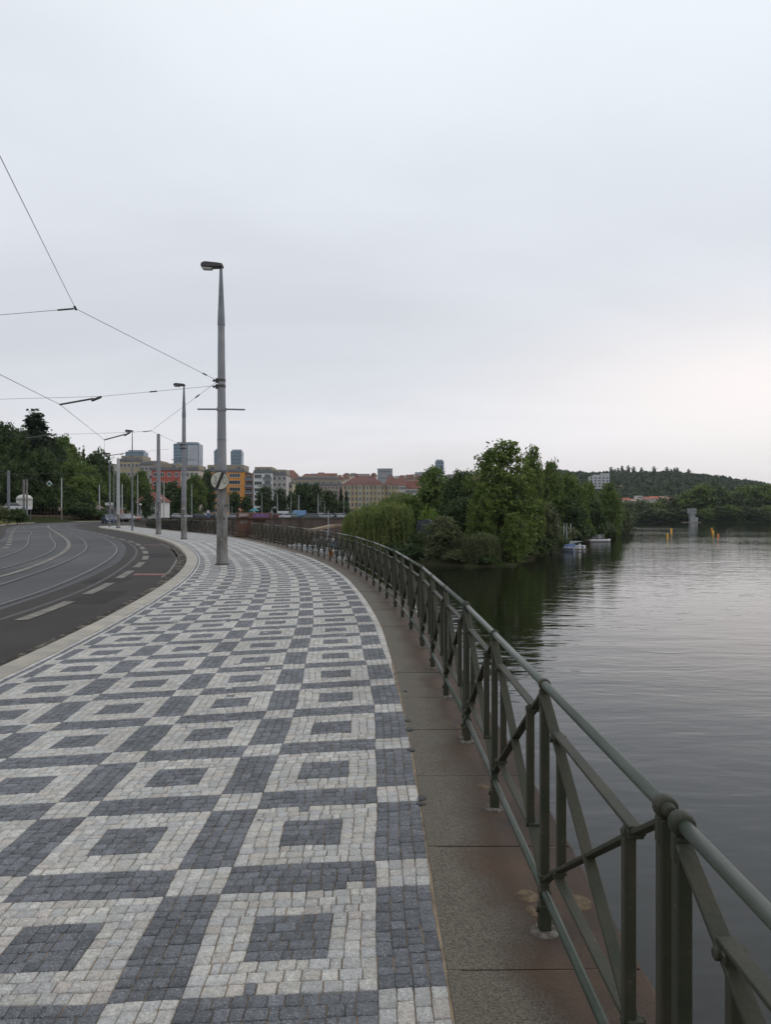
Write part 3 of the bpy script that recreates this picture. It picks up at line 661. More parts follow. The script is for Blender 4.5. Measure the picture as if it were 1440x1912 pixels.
tag(ribbon('divider_line', DV, 0.10, -0.10, RZ+0.016, M['divider'], 0, DV.L), 'pale continuous divider line between the two tram tracks', 'road marking')
tag(ribbon('edge_seam', D_, -0.80, -0.90, RZ+0.012, M['seam'], 0, D_.L*0.8), 'faint grey seam between the tram bed and the cycle lane', 'road marking')
s_ = CURB.s_at_y(9.6); k = 0
# cycle lane dashes: pixel positions on the road plane
DASH = Curve([(-5.7,-2),(-5.72,6),(-5.8,10),(-6.04,13.4),(-6.6,17.4),(-7.4,21.4),(-8.35,25.6),(-9.4,29.5),(-10.6,33.1),(-12.3,37.8),(-14.2,42.6),(-16.6,47.6),(-19.8,53.8),(-24.6,63.6),(-29,71),(-34,80)], 120)
k = 0
for y in [12.25+3.9*k for k in range(17)]:
    sa = DASH.s_at_y(y); l = 2.6
    tag(ribbon('lane_dash', DASH, 0.11, -0.11, RZ+0.016, M['paint'], sa, sa+l, step=0.4), 'worn pale dash beside the tram tracks, %s one from the camera' % ORD[k], 'road marking', 'dashes of the cycle lane'); k += 1
k = 0
for sa in np.arange(LD.s_at_y(26), LD.L, 3.6):
    tag(ribbon('lane_dash', LD, 0.13, -0.13, RZ+0.016, M['paint'], sa, sa+2.0, step=0.5), 'pale lane dash at the far left of the road, %s from the camera' % ORD[min(k,29)], 'road marking', 'dashes left of the tram tracks'); k += 1
def redmark(c0, c1, lab):
    o = MB(); (xa, ya), (xb, yb) = c0, c1; w = 0.62
    o.v = [(xa,ya,RZ+0.016),(xb,yb,RZ+0.016),(xb-0.12,yb+w,RZ+0.016),(xa-0.12,ya+w,RZ+0.016)]; o.f = [(0,1,2,3)]; o.m = [0]
    r = o.build('red_marking', M['redpaint']); tag(r, lab, 'road marking')
    # white bicycle symbol, stretched
    b = MB(); cx, cy = (xa+xb)/2, (ya+yb)/2+w/2; z = RZ+0.020
    for dx_ in (-0.33, 0.33):
        pts = [(cx+dx_+0.17*math.cos(a), cy+0.17*math.sin(a), z) for a in np.linspace(0, 6.283, 17)]
        for i in range(16): b.bar(pts[i], pts[i+1], 0.035, 0.003)
    for p, q_ in (((-0.33,0),(-0.1,0.18)),((-0.1,0.18),(0.22,0.18)),((0.22,0.18),(0.33,0)),((-0.33,0),(0.02,-0.02)),((0.02,-0.02),(0.22,0.18)),((0.02,-0.02),(-0.1,0.18))):
        b.bar((cx+p[0],cy+p[1],z), (cx+q_[0],cy+q_[1],z), 0.035, 0.003)
    b.build('bicycle_symbol', M['paint'], r)
d1 = 2492/(1075.5-HY); redmark((X(248,d1), d1), (X(308,d1), d1), 'red painted patch with a pale bicycle symbol nearer the camera beside the kerb')
d1 = 2492/(1019-HY); redmark((X(267,d1), d1), (X(300,d1), d1), 'red painted patch in the cycle lane farther round the bend')
# thin worn line bending in to the kerb
LN = Curve([P(302,1079,d)[:2] for d in (20.3,)] + [(X(px,2492/(py-HY)), 2492/(py-HY)) for px,py in ((316,1068),(324,1057),(330,1045),(328,1035),(318,1025),(300,1016))])
tag(ribbon('worn_line', LN, 0.03, -0.03, RZ+0.0125, M['divider']), 'thin worn white line bending towards the kerb', 'road marking')
M['gutter'] = mat('gutter_dust', (0.042,0.037,0.035), 0.95, c2=(0.17,0.15,0.12), scale=5, detail=9, lo=0.50, hi=0.62, spec=0.1)
tag(ribbon('gutter', CURB, 0.002, 0.34, RZ+0.0125, M['gutter'], 0, CURB.L-9, step=0.4), kind='structure')
M['patch_asph'] = mat('asphalt_patch', (0.030,0.028,0.028), 0.9, c2=(0.040,0.037,0.035), scale=2, bump=0.004, bscale=100, spec=0.15)
for y_, o0_, o1_, l_ in ((14.6,1.5,0.7,2.4),(19.0,2.2,1.2,1.5),(29.5,1.6,0.5,3.6)):
    sa = CURB.s_at_y(y_); tag(ribbon('asphalt_patch', CURB, o1_, o0_, RZ+0.0105, M['patch_asph'], sa, sa+l_), kind='structure')
# verge + kerb at the far side of the road
tag(ribbon('far_kerb', FE, 0.0, 0.3, RZ+0.10, M['kerb'], z1=RZ+0.10), kind='structure')
tag(ribbon('far_kerb', FE, 0.0, 0.0, RZ, M['kerb'], z1=RZ+0.10), kind='structure')
tag(ribbon('verge', FE, 0.3, 5.5, RZ+0.09, M['grass'], z1=RZ+0.35), kind='structure')

# ------------------------------------------------------------ water
def water_mat():
    m = bpy.data.materials.new('river_water'); m.use_nodes = True; nt = m.node_tree; b = nt.nodes['Principled BSDF']
    b.inputs['Base Color'].default_value = (0.007,0.008,0.005,1); b.inputs['Roughness'].default_value = 0.045; b.inputs['IOR'].default_value = 1.36
    t = nt.nodes.new('ShaderNodeTexCoord'); h = None
    def noise(sc, st, det, dist, rot=0):
        mpn = nt.nodes.new('ShaderNodeMapping'); mpn.inputs['Scale'].default_value = st; mpn.inputs['Rotation'].default_value = (0,0,rot); nt.links.new(t.outputs['Object'], mpn.inputs[0])
        n = nt.nodes.new('ShaderNodeTexNoise'); n.inputs['Scale'].default_value = sc; n.inputs['Detail'].default_value = det; n.inputs['Distortion'].default_value = dist
        nt.links.new(mpn.outputs[0], n.inputs[0]); return n.outputs[0]
    def mth(op, a, b_=None):
        n = nt.nodes.new('ShaderNodeMath'); n.operation = op
        for i, v in enumerate((a, b_)):
            if v is None: continue
            if isinstance(v, (int, float)): n.inputs[i].default_value = v
            else: nt.links.new(v, n.inputs[i])
        return n.outputs[0]
    calm = nt.nodes.new('ShaderNodeMapRange'); nt.links.new(noise(0.018, (0.6,1,1), 3, 0.5), calm.inputs[0]); calm.inputs[1].default_value = 0.38; calm.inputs[2].default_value = 0.62; calm.inputs[3].default_value = 0.45; calm.inputs[4].default_value = 1.2
    # broad swell + ripples + fine ripples (heights in metres)
    a = mth('MULTIPLY', noise(0.45, (0.4,1,1), 2, 0.6, 0.15), 0.062)
    c = mth('MULTIPLY', noise(1.7, (0.4,1,1), 2, 0.3, -0.1), 0.026)
    f = mth('MULTIPLY', noise(6.0, (0.5,1,1), 2, 0, 0.3), 0.0022)
    hh = mth('MULTIPLY', mth('ADD', mth('ADD', a, c), f), calm.outputs[0])
    bp = nt.nodes.new('ShaderNodeBump'); bp.inputs['Distance'].default_value = 1.0; bp.inputs['Strength'].default_value = 1.0
    nt.links.new(hh, bp.inputs['Height']); nt.links.new(bp.outputs[0], b.inputs['Normal']); return m
M['water'] = water_mat()
w = MB(); w.v = [(-80,-200,WZ),(3000,-200,WZ),(3000,1500,WZ),(-80,1500,WZ)]; w.f = [(0,1,2,3)]; w.m = [0]
tag(w.build('river', M['water']), kind='structure')

# ------------------------------------------------------------ far terrain
def sstep(a, b, x): t = np.clip((x-a)/(b-a), 0, 1); return t*t*(3-2*t)
SX = [-3000,-62,-8,14,30,60,104,150,300,500,900,3000]; SY = [206,206,207,214,300,400,470,474,470,480,470,470]
ridge_px = [-2000,800,960,1040,1100,1150,1250,1300,1350,1400,1440,1600,2400]; ridge_y = [940,935,900,892,896,895,893,897,903,911,918,930,945]
def TZ(x, y):
    x = np.asarray(x, float); y = np.asarray(y, float)
    ys = np.interp(x, SX, SY); px = CX + F*x/np.maximum(y, 1)
    lev = np.interp(x, [-100,-10,2,60,400], [-0.2,-0.2,-2.6,-3.4,-3.6])
    z = -7 + sstep(-2, 7, y-ys)*(lev+7)
    up = sstep(380, 900, y)*np.interp(px, [-600,200,560,800,900,1000,1050], [38,34,30,27,24,6,0])
    rz = CAMZ+(HY-np.interp(px, ridge_px, ridge_y))*1150/F
    rh = sstep(540, 1150, y)**1.1*(rz+3.4)*sstep(880, 1040, px)
    drop = 1-sstep(1200, 2200, y)*0.6
    z = z + (up + rh)*drop
    return z + 1.2*np.sin(x*0.021)*np.sin(y*0.017)*sstep(500, 800, y)
xs = np.concatenate([np.linspace(-2500,-260,30), np.linspace(-240,420,150), np.linspace(440,1500,70), np.linspace(1560,3000,14)])
ysg = np.concatenate([np.linspace(200,500,90), np.linspace(510,1300,90), np.linspace(1340,3600,24)])
XX, YY = np.meshgrid(xs, ysg); ZZ = TZ(XX, YY)
def gridmesh(name, XX, YY, ZZ, m, smooth=True):
    ny, nx = XX.shape; V = np.stack([XX, YY, ZZ], -1).reshape(-1, 3); i, j = np.meshgrid(np.arange(nx-1), np.arange(ny-1)); a = (j*nx+i).ravel()
    return npmesh(name, V, np.stack([a, a+1, a+1+nx, a+nx], 1), m, smooth=smooth)
tag(gridmesh('hills', XX, YY, ZZ, M['hill']), kind='structure')
# left hillside
xs = np.linspace(-400,-50,90); ysg = np.linspace(112,420,60); XX, YY = np.meshgrid(xs, ysg)
def HZ(x, y):
    x = np.asarray(x, float); y = np.asarray(y, float); e = -(x + 57) - np.maximum(0, y-150)*0.32; back = y-146
    s_ = sstep(6, 31, e)*12+sstep(20, 90, e)*12
    k_ = sstep(-0.5, 1.5, e)*0.9 * sstep(110, 128, y) + 0*back
    return -0.4 + s_*sstep(104, 135, y) + np.minimum(k_, 0.9)*sstep(-44,-50,x)
tag(gridmesh('hillside', XX, YY, HZ(XX, YY), M['earth']), kind='structure')
# peninsula
PEN = [(-8,205),(-7.5,165),(-7.3,140),(-6.5,122),(-3,106),(3,95),(8,90.5),(13,89.5),(18,95),(22,106),(27.5,122),(33,140),(42,163),(52,190),(64,222),(82,272),(98,322),(103,335),(96,356),(60,380)]
PC = np.array(catmull(PEN, 3.0))
xs = np.linspace(-16,150,110); ysg = np.linspace(80,470,150); XX, YY = np.meshgrid(xs, ysg)
poly = np.vstack([PC, [(-8,400)]])
def inside(px_, py_, poly):
    r = np.zeros(px_.shape, bool); n = len(poly); j = n-1
    for i in range(n):
        xi, yi = poly[i]; xj, yj = poly[j]
        c = ((yi > py_) != (yj > py_)) & (px_ < (xj-xi)*(py_-yi)/(yj-yi+1e-9)+xi); r ^= c; j = i
    return r
ins = inside(XX, YY, poly); dist = np.full(XX.shape, 1e9)
for i in range(len(PC)): dist = np.minimum(dist, np.hypot(XX-PC[i,0], YY-PC[i,1]))
sd_ = np.where(ins, dist, -dist)
ZP = WZ - 1.2 + sstep(-1.5, 3.5, sd_)*2.0 + sstep(3, 22, sd_)*1.6 + 0.15*np.sin(XX*1.7)*np.sin(YY*1.3)
tag(gridmesh('river_bank', XX, YY, ZP, M['earth']), kind='structure')
def PZ(x, y):
    i = np.argmin(abs(xs-x)); j = np.argmin(abs(ysg-y)); return float(ZP[j, i])
# embankment wall at the end of the basin
ew = empty('embankment_wall', (-35, 205, WZ), 0, 'long brown stone embankment wall below the row of parked cars', 'wall')
t = MB(); t.box(-62,-8.5,204.2,205.2,WZ-1,-0.1); child(t.build('wall_face', M['wallstone']), ew)
t = MB(); t.box(-62.1,-8.4,203.9,205.5,-0.1,0.12); child(t.build('coping', M['wallcap']), ew)
for k in range(9):
    t = MB(); x = -60+k*6.2; t.box(x,x+0.7,203.95,204.3,WZ-1,-0.1); child(t.build('buttress', M['brownstone']), ew)
t = MB(); t.box(-62,-61,104,205,WZ-1,-0.16); 
sidew = MB()
bb = [(-30.2,89.5),(-34,104),(-45,140),(-62,196),(-62,204)]
for a, b in zip(bb[:-1], bb[1:]): sidew.quad((*a,WZ-1),(*b,WZ-1),(*b,-0.14),(*a,-0.14))
child(sidew.build('side_wall', M['brownstone']), ew)

# ------------------------------------------------------------ trees
def leaves(n, centers, sig, size, outward, flat=0.35, droop=False, rs=None):
    rs = rs or rng
    idx = rs.integers(0, len(centers), n); c = centers[idx]; p = c + rs.normal(0, 1, (n,3))*sig
    nrm = outward[idx]*0.9 + rs.normal(0, 1, (n,3))*0.75 + np.array([0,0,flat]); nrm /= np.linalg.norm(nrm, axis=1)[:,None]
    r = rs.normal(0, 1, (n,3)); a = np.cross(nrm, r); a /= np.linalg.norm(a, axis=1)[:,None]; b = np.cross(nrm, a)
    s1 = size*(0.6+0.8*rs.random(n))[:,None]; s2 = s1*0.62
    V = np.stack([p-a*s1, p-b*s2, p+a*s1, p+b*s2], 1).reshape(-1,3)
    return V, np.arange(4*n).reshape(-1,4)
def crown_pts(lobes, k, rs, shell=0.28):
    lobes = np.array(lobes, float); w = (lobes[:,3]*lobes[:,4]*lobes[:,5])**0.67; w /= w.sum()
    i = rs.choice(len(lobes), k, p=w); d = rs.normal(0, 1, (k,3)); d /= np.linalg.norm(d, axis=1)[:,None]
    d[:,2] = np.where(d[:,2] < -0.35, -d[:,2]*0.6, d[:,2])
    r = 1-np.abs(rs.normal(0, shell, k)); r = np.clip(r, 0.15, 1.12)[:,None]
    return lobes[i,:3]+d*r*lobes[i,3:6], d
def trunk_mesh(name, h, r, limbs, rs, par):
    t = MB(); t.tube([(0,0,-0.6),(0.02*h,0,h*0.35),(-0.01*h,0.01*h,h*0.7),(0,0,h*0.92)], [r*1.3,r,r*0.6,r*0.15], 7)
    for _ in range(limbs):
        z = h*(0.25+0.45*rs.random()); a = rs.random()*6.28; l = h*(0.22+0.14*rs.random())
        t.tube([(0,0,z),(math.cos(a)*l*0.5,math.sin(a)*l*0.5,z+l*0.45),(math.cos(a)*l,math.sin(a)*l,z+l*0.8)], [r*0.45,r*0.28,r*0.08], 5)
    return t.build(name, M['bark'], par, smooth=True)
def proto_broad(h, w, m, seed, nleaf, size, low=0.15, nl=12, top=1.0, kcl=None):
    rs = np.random.default_rng(seed); root = empty('broadleaf_tree'); lobes = []
    for i in range(nl):
        f = (i+0.5)/nl; z = h*(low+(0.93-low)*f); prof = math.sin(math.pi*min(1, (0.22+0.78*f)))**0.6 if f < 0.6 else (1-(f-0.6)/0.4*0.72)
        a = i*2.4+rs.random(); rad = w*0.5*prof*0.55; lr = w*0.5*(0.46+0.16*rs.random())*(0.55+0.45*prof)
        lobes.append((math.cos(a)*rad, math.sin(a)*rad, z, lr, lr, lr*0.85*min(1.6, h/w)))
    lobes.append((0,0,h*0.5,w*0.34,w*0.34,h*0.34))
    c, d = crown_pts(lobes, kcl or nleaf//14, rs); c[:,2] = np.clip(c[:,2], h*low*0.7, h)
    V, Fq = leaves(nleaf, c, size*1.35, size, d, rs=rs)
    npmesh('crown', V, Fq, m, parent=root); trunk_mesh('trunk', h, max(0.12, h*0.022), 5, rs, root); return root
def proto_willow(h, w, m, seed, nstr, size):
    rs = np.random.default_rng(seed); root = empty('willow_tree'); Vs = []
    lobes = [(0,0,h*0.62,w*0.36,w*0.36,h*0.33)]
    for i in range(9):
        a = i*0.7+rs.random()*0.4; lobes.append((math.cos(a)*w*0.27, math.sin(a)*w*0.27, h*(0.55+0.22*rs.random()), w*0.2, w*0.2, h*0.17))
    c, d = crown_pts(lobes, nstr, rs, 0.15)
    for j in range(nstr):
        L = rs.random()*0.6+0.25; ln = max(0.8, min(c[j,2]*0.95, h*L*(0.4+0.8*np.hypot(*c[j,:2])/(w*0.5)))); n = int(ln/(size*0.75))+2
        t = np.linspace(0, 1, n); out = d[j,:2]/max(0.2, np.hypot(*d[j,:2]))*size*1.5
        p = np.stack([c[j,0]+out[0]*np.sqrt(t)*1.2+rs.normal(0,.05,n), c[j,1]+out[1]*np.sqrt(t)*1.2+rs.normal(0,.05,n), c[j,2]-ln*t], 1)
        a = rs.normal(0,1,(n,3)); a[:,2] *= 0.3; a /= np.linalg.norm(a,axis=1)[:,None]; wdt = size*0.30*(0.7+0.6*rs.random((n,1))); up = np.array([0,0,1.0])*size*0.62+rs.normal(0,size*0.16,(n,3))
        Vs.append(np.stack([p-up, p-a*wdt, p+up, p+a*wdt], 1))
    V = np.concatenate(Vs).reshape(-1,3); npmesh('crown', V, np.arange(len(V)).reshape(-1,4), m, parent=root)
    trunk_mesh('trunk', h*0.8, h*0.03, 5, rs, root); return root
def proto_conifer(h, w, m, seed, nleaf, size):
    rs = np.random.default_rng(seed); root = empty('conifer_tree'); k = nleaf//12; f = 1-np.sqrt(rs.random(k)); lay = np.round(f*15)/15; f = lay+rs.normal(0,0.018,k)
    a = np.round(rs.random(k)*9)/9*6.283 + lay*9 + rs.normal(0,.16,k); rr = w*0.5*(1-np.clip(f,0,1))**0.8*(0.25+0.75*rs.random(k)**0.6)*(0.92+0.12*np.sin(lay*40))
    c = np.stack([np.cos(a)*rr, np.sin(a)*rr, h*(0.08+0.92*f)-rr*0.22], 1); d = np.stack([np.cos(a)*0.4, np.sin(a)*0.4, 0.5+0*a], 1)
    V, Fq = leaves(nleaf, c, np.array([size*1.2,size*1.2,size*0.55]), size, d, rs=rs); npmesh('crown', V, Fq, m, parent=root)
    t = MB(); t.tube([(0,0,-0.6),(0,0,h*0.97)], [h*0.016,0.03], 7); t.build('trunk', M['bark'], root); return root
def proto_bush(h, w, m, seed, nleaf, size):
    rs = np.random.default_rng(seed); root = empty('bush'); lobes = []
    for i in range(8): a = i*2.4; lobes.append((math.cos(a)*w*0.24, math.sin(a)*w*0.24, h*(0.3+0.28*rs.random()), w*0.26, w*0.26, h*0.36))
    c, d = crown_pts(lobes, nleaf//10, rs, 0.2); c[:,2] = np.maximum(c[:,2], 0.02*h); V, Fq = leaves(nleaf, c, size*1.2, size, d, rs=rs); npmesh('crown', V, Fq, m, parent=root)
    t = MB(); t.tube([(0,0,-0.3),(0,0,h*0.6)], [h*0.03,h*0.01], 6)
    for i in range(4): t.tube([(0,0,h*.1),(math.cos(i*1.6)*w*.2,math.sin(i*1.6)*w*.2,h*.55)], [h*.02,h*.006], 5)
    t.build('trunk', M['bark'], root); return root
PR = {}
def protos():
    PR['A'] = (proto_broad(16,9.5,L1,1,12000,0.24,low=0.02,nl=17), 16, 9.5)
    PR['Am'] = (proto_broad(12,9,L8,2,8000,0.27,low=0.06), 12, 9)
    PR['B'] = (proto_broad(12,9,L2,3,8000,0.28,low=0.08), 12, 9)
    PR['B2'] = (proto_broad(11,9,L8,12,8000,0.26,low=0.02,nl=10), 11, 9)
    PR['C'] = (proto_broad(10,9,L3,4,8000,0.22,low=0.02), 10, 9)
    PR['D'] = (proto_broad(20,14,L7,5,2600,0.75,low=0.02), 20, 14)
    PR['D2'] = (proto_broad(18,15,L8,6,2600,0.75,low=0.02,nl=9), 18, 15)
    PR['D3'] = (proto_broad(15,14,L3,16,2400,0.7,low=0.0,nl=8), 15, 14)
    PR['S'] = (proto_broad(9,6,L2,7,2600,0.34,low=0.1,nl=9), 9, 6)
    PR['W'] = (proto_willow(9,11,L4,8,2300,0.34), 9, 11)
    PR['W2'] = (proto_willow(7,6,L3,9,900,0.30), 7, 6)
    PR['K'] = (proto_conifer(18,8,L6,10,12000,0.34), 18, 8)
    PR['P'] = (proto_broad(14,3.4,L6,11,1100,0.45,low=0.02,nl=10), 14, 3.4)
    PR['H'] = (proto_bush(3,4,L5,13,2600,0.16), 3, 4)
    PR['H2'] = (proto_bush(3,4,L3,14,2600,0.16), 3, 4)
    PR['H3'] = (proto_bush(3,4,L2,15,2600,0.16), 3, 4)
protos(); USED = set()
NAMES = dict(A='broadleaf_tree',Am='broadleaf_tree',B='broadleaf_tree',B2='broadleaf_tree',C='broadleaf_tree',D='broadleaf_tree',D2='broadleaf_tree',D3='broadleaf_tree',S='street_tree',W='willow_tree',W2='willow_tree',K='conifer_tree',P='poplar_tree',H='bush',H2='bush',H3='bush')
def tree(kind, px, ytop, wpx, d, zb, label, group=None, cat='tree'):
    o, h0, w0 = PR[kind]
    if kind[0] in 'BAS' and d < 230 and px < 200: wpx = max(wpx, (Z(ytop, d)-zb)/2.0*F/d)
    if kind in USED: o = copy_tree(o)
    else: USED.add(kind); KIDS[o.name] = children(o)
    h = Z(ytop, d)-zb; w = wpx/F*d
    o.name = NAMES[kind]; 
    if o.name.split('.')[0] != NAMES[kind]: pass
    o.location = (X(px, d), d, zb); o.scale = (w/w0, w/w0, h/h0); o.rotation_euler = (0,0,random.random()*6.28)
    tag(o, label, cat, group); return o
# peninsula
def pt(kind, px, ytop, wpx, d, label, cat='tree', zb=None, group='trees and bushes on the wooded spit'):
    return tree(kind, px, ytop, wpx, d, PZ(X(px,d), d)-0.1 if zb is None else zb, label, group, cat)
pt('W', 706, 929, 140, 113, 'large yellow green weeping willow behind the railing, nearest the basin')
pt('W', 745, 912, 90, 140, 'paler weeping willow top showing behind the large willow')
pt('Am', 806, 878, 88, 142, 'leafy mid green tree between the willow and the dark tree')
pt('B', 862, 880, 86, 126, 'very dark rounded tree left of the tallest tree')
pt('A', 934, 829, 136, 103, 'tallest bright green tree on the wooded spit')
pt('A', 992, 838, 52, 112, 'slender tall tree close behind the right side of the tallest tree')
pt('A', 900, 905, 60, 99, 'lower leafy green tree at the left foot of the tallest tree')
pt('H', 806, 948, 50, 118, 'small bright green bush beside the grey tarpaulin', 'bush')
pt('C', 832, 966, 92, 96, 'round olive green bushy tree overhanging the water below the tarpaulin', zb=-4.6)
pt('W2', 896, 990, 74, 93.5, 'small drooping pale willow at the tip of the spit', zb=-4.6)
pt('A', 962, 960, 62, 96, 'low bright foliage at the right foot of the tallest tree', zb=-4.8)
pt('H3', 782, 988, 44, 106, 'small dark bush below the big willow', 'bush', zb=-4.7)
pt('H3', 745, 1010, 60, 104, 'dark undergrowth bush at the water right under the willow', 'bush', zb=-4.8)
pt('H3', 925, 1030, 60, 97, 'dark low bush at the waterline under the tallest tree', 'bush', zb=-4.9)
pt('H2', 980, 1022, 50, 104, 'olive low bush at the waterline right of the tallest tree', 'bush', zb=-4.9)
pt('C', 1012, 940, 76, 118, 'grey green rounded tree left of the moored sailing boats', zb=-4.6)
pt('C', 1030, 975, 44, 124, 'low grey green tree hanging over the water by the sailing boats', zb=-4.8)
pt('Am', 1028, 868, 60, 150, 'mid green tree with ragged top right of the tallest tree')
pt('B2', 1066, 886, 70, 165, 'broad dark green tree behind the sailing boats')
pt('B2', 1096, 900, 52, 182, 'shady tree in the middle of the right end of the spit')
pt('Am', 1138, 906, 56, 205, 'bright green tree at the right end of the wooded spit')
pt('D3', 1165, 950, 34, 235, 'low yellowish tree at the far right tip of the spit', zb=-4.5)
pt('B', 1010, 905, 80, 172, 'dark tree filling the gap behind the rounded grey green tree')
pt('B', 1060, 930, 70, 150, 'dark tree standing just behind the moored boats')
pt('B', 1105, 935, 60, 175, 'dark tree behind the floating pontoon')
pt('B', 870, 930, 90, 118, 'dark tree behind the round olive bushy tree')
pt('B2', 770, 925, 60, 128, 'shady tree between the big willow and the tarpaulin')
pt('H', 1094, 976, 36, 172, 'bright green bush on the bank left of the pontoon', 'bush', zb=-4.6)
pt('H', 1112, 978, 26, 178, 'smaller bright bush directly behind the pontoon', 'bush', zb=-4.6)
pt('H2', 1128, 972, 40, 190, 'dull green bush on the bank right of the pontoon', 'bush', zb=-4.6)
pt('H2', 1150, 980, 30, 212, 'low yellowish bush at the waterline near the tip of the spit', 'bush', zb=-4.6)
pt('H3', 1070, 985, 44, 150, 'dark bush on the bank behind the boat masts', 'bush', zb=-4.6)
pt('B', 690, 950, 60, 165, 'dark tree glimpsed behind the big willow')
pt('B', 1000, 868, 46, 165, 'dark tree top behind the slender tall tree')
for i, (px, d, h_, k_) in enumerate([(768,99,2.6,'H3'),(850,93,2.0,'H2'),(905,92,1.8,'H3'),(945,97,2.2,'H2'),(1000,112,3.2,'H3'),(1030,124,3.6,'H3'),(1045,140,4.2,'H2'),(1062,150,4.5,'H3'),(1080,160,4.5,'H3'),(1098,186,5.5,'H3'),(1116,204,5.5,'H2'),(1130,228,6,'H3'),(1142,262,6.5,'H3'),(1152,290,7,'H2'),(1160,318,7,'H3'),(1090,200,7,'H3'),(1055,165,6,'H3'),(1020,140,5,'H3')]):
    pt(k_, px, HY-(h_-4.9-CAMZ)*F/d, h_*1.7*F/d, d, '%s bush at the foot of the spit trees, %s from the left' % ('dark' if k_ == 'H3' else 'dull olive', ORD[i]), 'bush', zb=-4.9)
# far bank
fb = [(1178,938,44,'D3','yellowish'),(1200,936,40,'D3','olive'),(1222,938,42,'D2','green'),(1240,932,40,'D3','pale olive'),(1262,930,44,'D','dark'),(1284,918,46,'D2','green'),
      (1306,905,54,'D2','tall bright'),(1330,903,48,'D','tall dark'),(1348,912,48,'D2','green'),(1372,922,44,'D','dark'),(1392,908,50,'D2','tall bright'),(1414,912,50,'D','tall dark'),(1438,905,56,'D2','tall green'),(1462,908,56,'D','dark'),
      (1190,955,36,'D','low dark'),(1216,952,36,'D','low dark'),(1246,956,34,'D2','low green'),(1270,950,34,'D','low dark'),(1320,950,36,'D2','low green'),(1342,948,38,'D','low dark'),(1366,944,40,'D2','low bright'),(1388,946,36,'D','low dark'),(1412,950,34,'D3','low olive'),(1436,945,38,'D2','low green'),(1160,940,40,'D','dark'),(1172,958,40,'D2','low green'),(1232,953,40,'D3','low olive'),(1258,952,38,'D','low dark'),(1300,958,30,'D3','low olive'),(1355,950,36,'D','low dark'),(1400,950,36,'D','low dark'),(1425,950,36,'D3','low olive'),(1204,957,36,'D','low dark')]
for i, (px, yt, w_, kd, wd) in enumerate(fb):
    back = not wd.startswith('low'); nm = 'waterfront' if not back else 'back'
    nth = ORD[sum(1 for j in range(i) if (not fb[j][4].startswith('low')) == back)]
    tree(kd, px, yt, w_*1.15, 500+random.random()*12 if back else 482, -4.4, '%s tree in the %s row on the far river bank, %s in that row' % (wd.replace('low ','low '), nm, nth), 'trees on the far river bank')
for i, (px, yt) in enumerate([(1141,873),(1148,877),(1154,875),(1162,871),(1168,879),(1173,870),(1184,872),(1198,874),(1221,872),(1245,873),(1254,877),(1260,875),(1265,874),(1286,877)]):
    d = 1140; zb = float(TZ(X(px,d), d)); tree('P', px, yt-1, 6.5, d, zb, 'narrow dark tree on the hill skyline, %s from the left' % ORD[i], 'narrow trees along the hilltop')
# street trees in town
tw = [('S',207,880,42,225,'dark green tree behind the white billboard'),('B2',190,876,60,205,'broad green tree left of the billboard'),('B2',232,886,50,238,'green tree behind the two pale tram poles'),
      ('Am',262,882,46,245,'tall green tree left of the red apartment block'),('S',275,921,27,205,'small round dark tree in front of the white house'),('S',318,903,50,262,'dark tree in front of the red block'),
      ('Am',362,890,52,250,'yellowish green tree between the red and orange blocks'),('B',388,880,30,275,'dark tree top beside the orange block'),('S',338,912,36,240,'dark tree right behind the second lamp post'),
      ('S',298,905,30,270,'dark tree below the red facade'),('S',437,920,30,245,'round street tree below the orange facade'),('S',460,928,24,243,'small round street tree beside the round one'),
      ('S',494,911,36,248,'pointed street tree in front of the white block'),('S',523,914,28,250,'pointed street tree in front of the grey block'),('B',566,903,50,262,'wide dark tree in the middle of the car park row'),
      ('S',545,922,26,247,'small dark street tree left of the wide dark tree'),('S',588,906,34,258,'dark tree right of the wide dark tree'),('S',616,918,36,250,'rounded dark street tree before the cream building'),
      ('K',637,910,15,262,'thin dark conifer left of the cream building'),('K',647,916,13,262,'second thin conifer touching the cream building'),('S',640,938,30,240,'low dark tree beside the big willow')]
for kd, px, yt, w_, d, lab in tw: tree(kd, px, yt, w_, d, -0.3, lab, 'street trees in town')
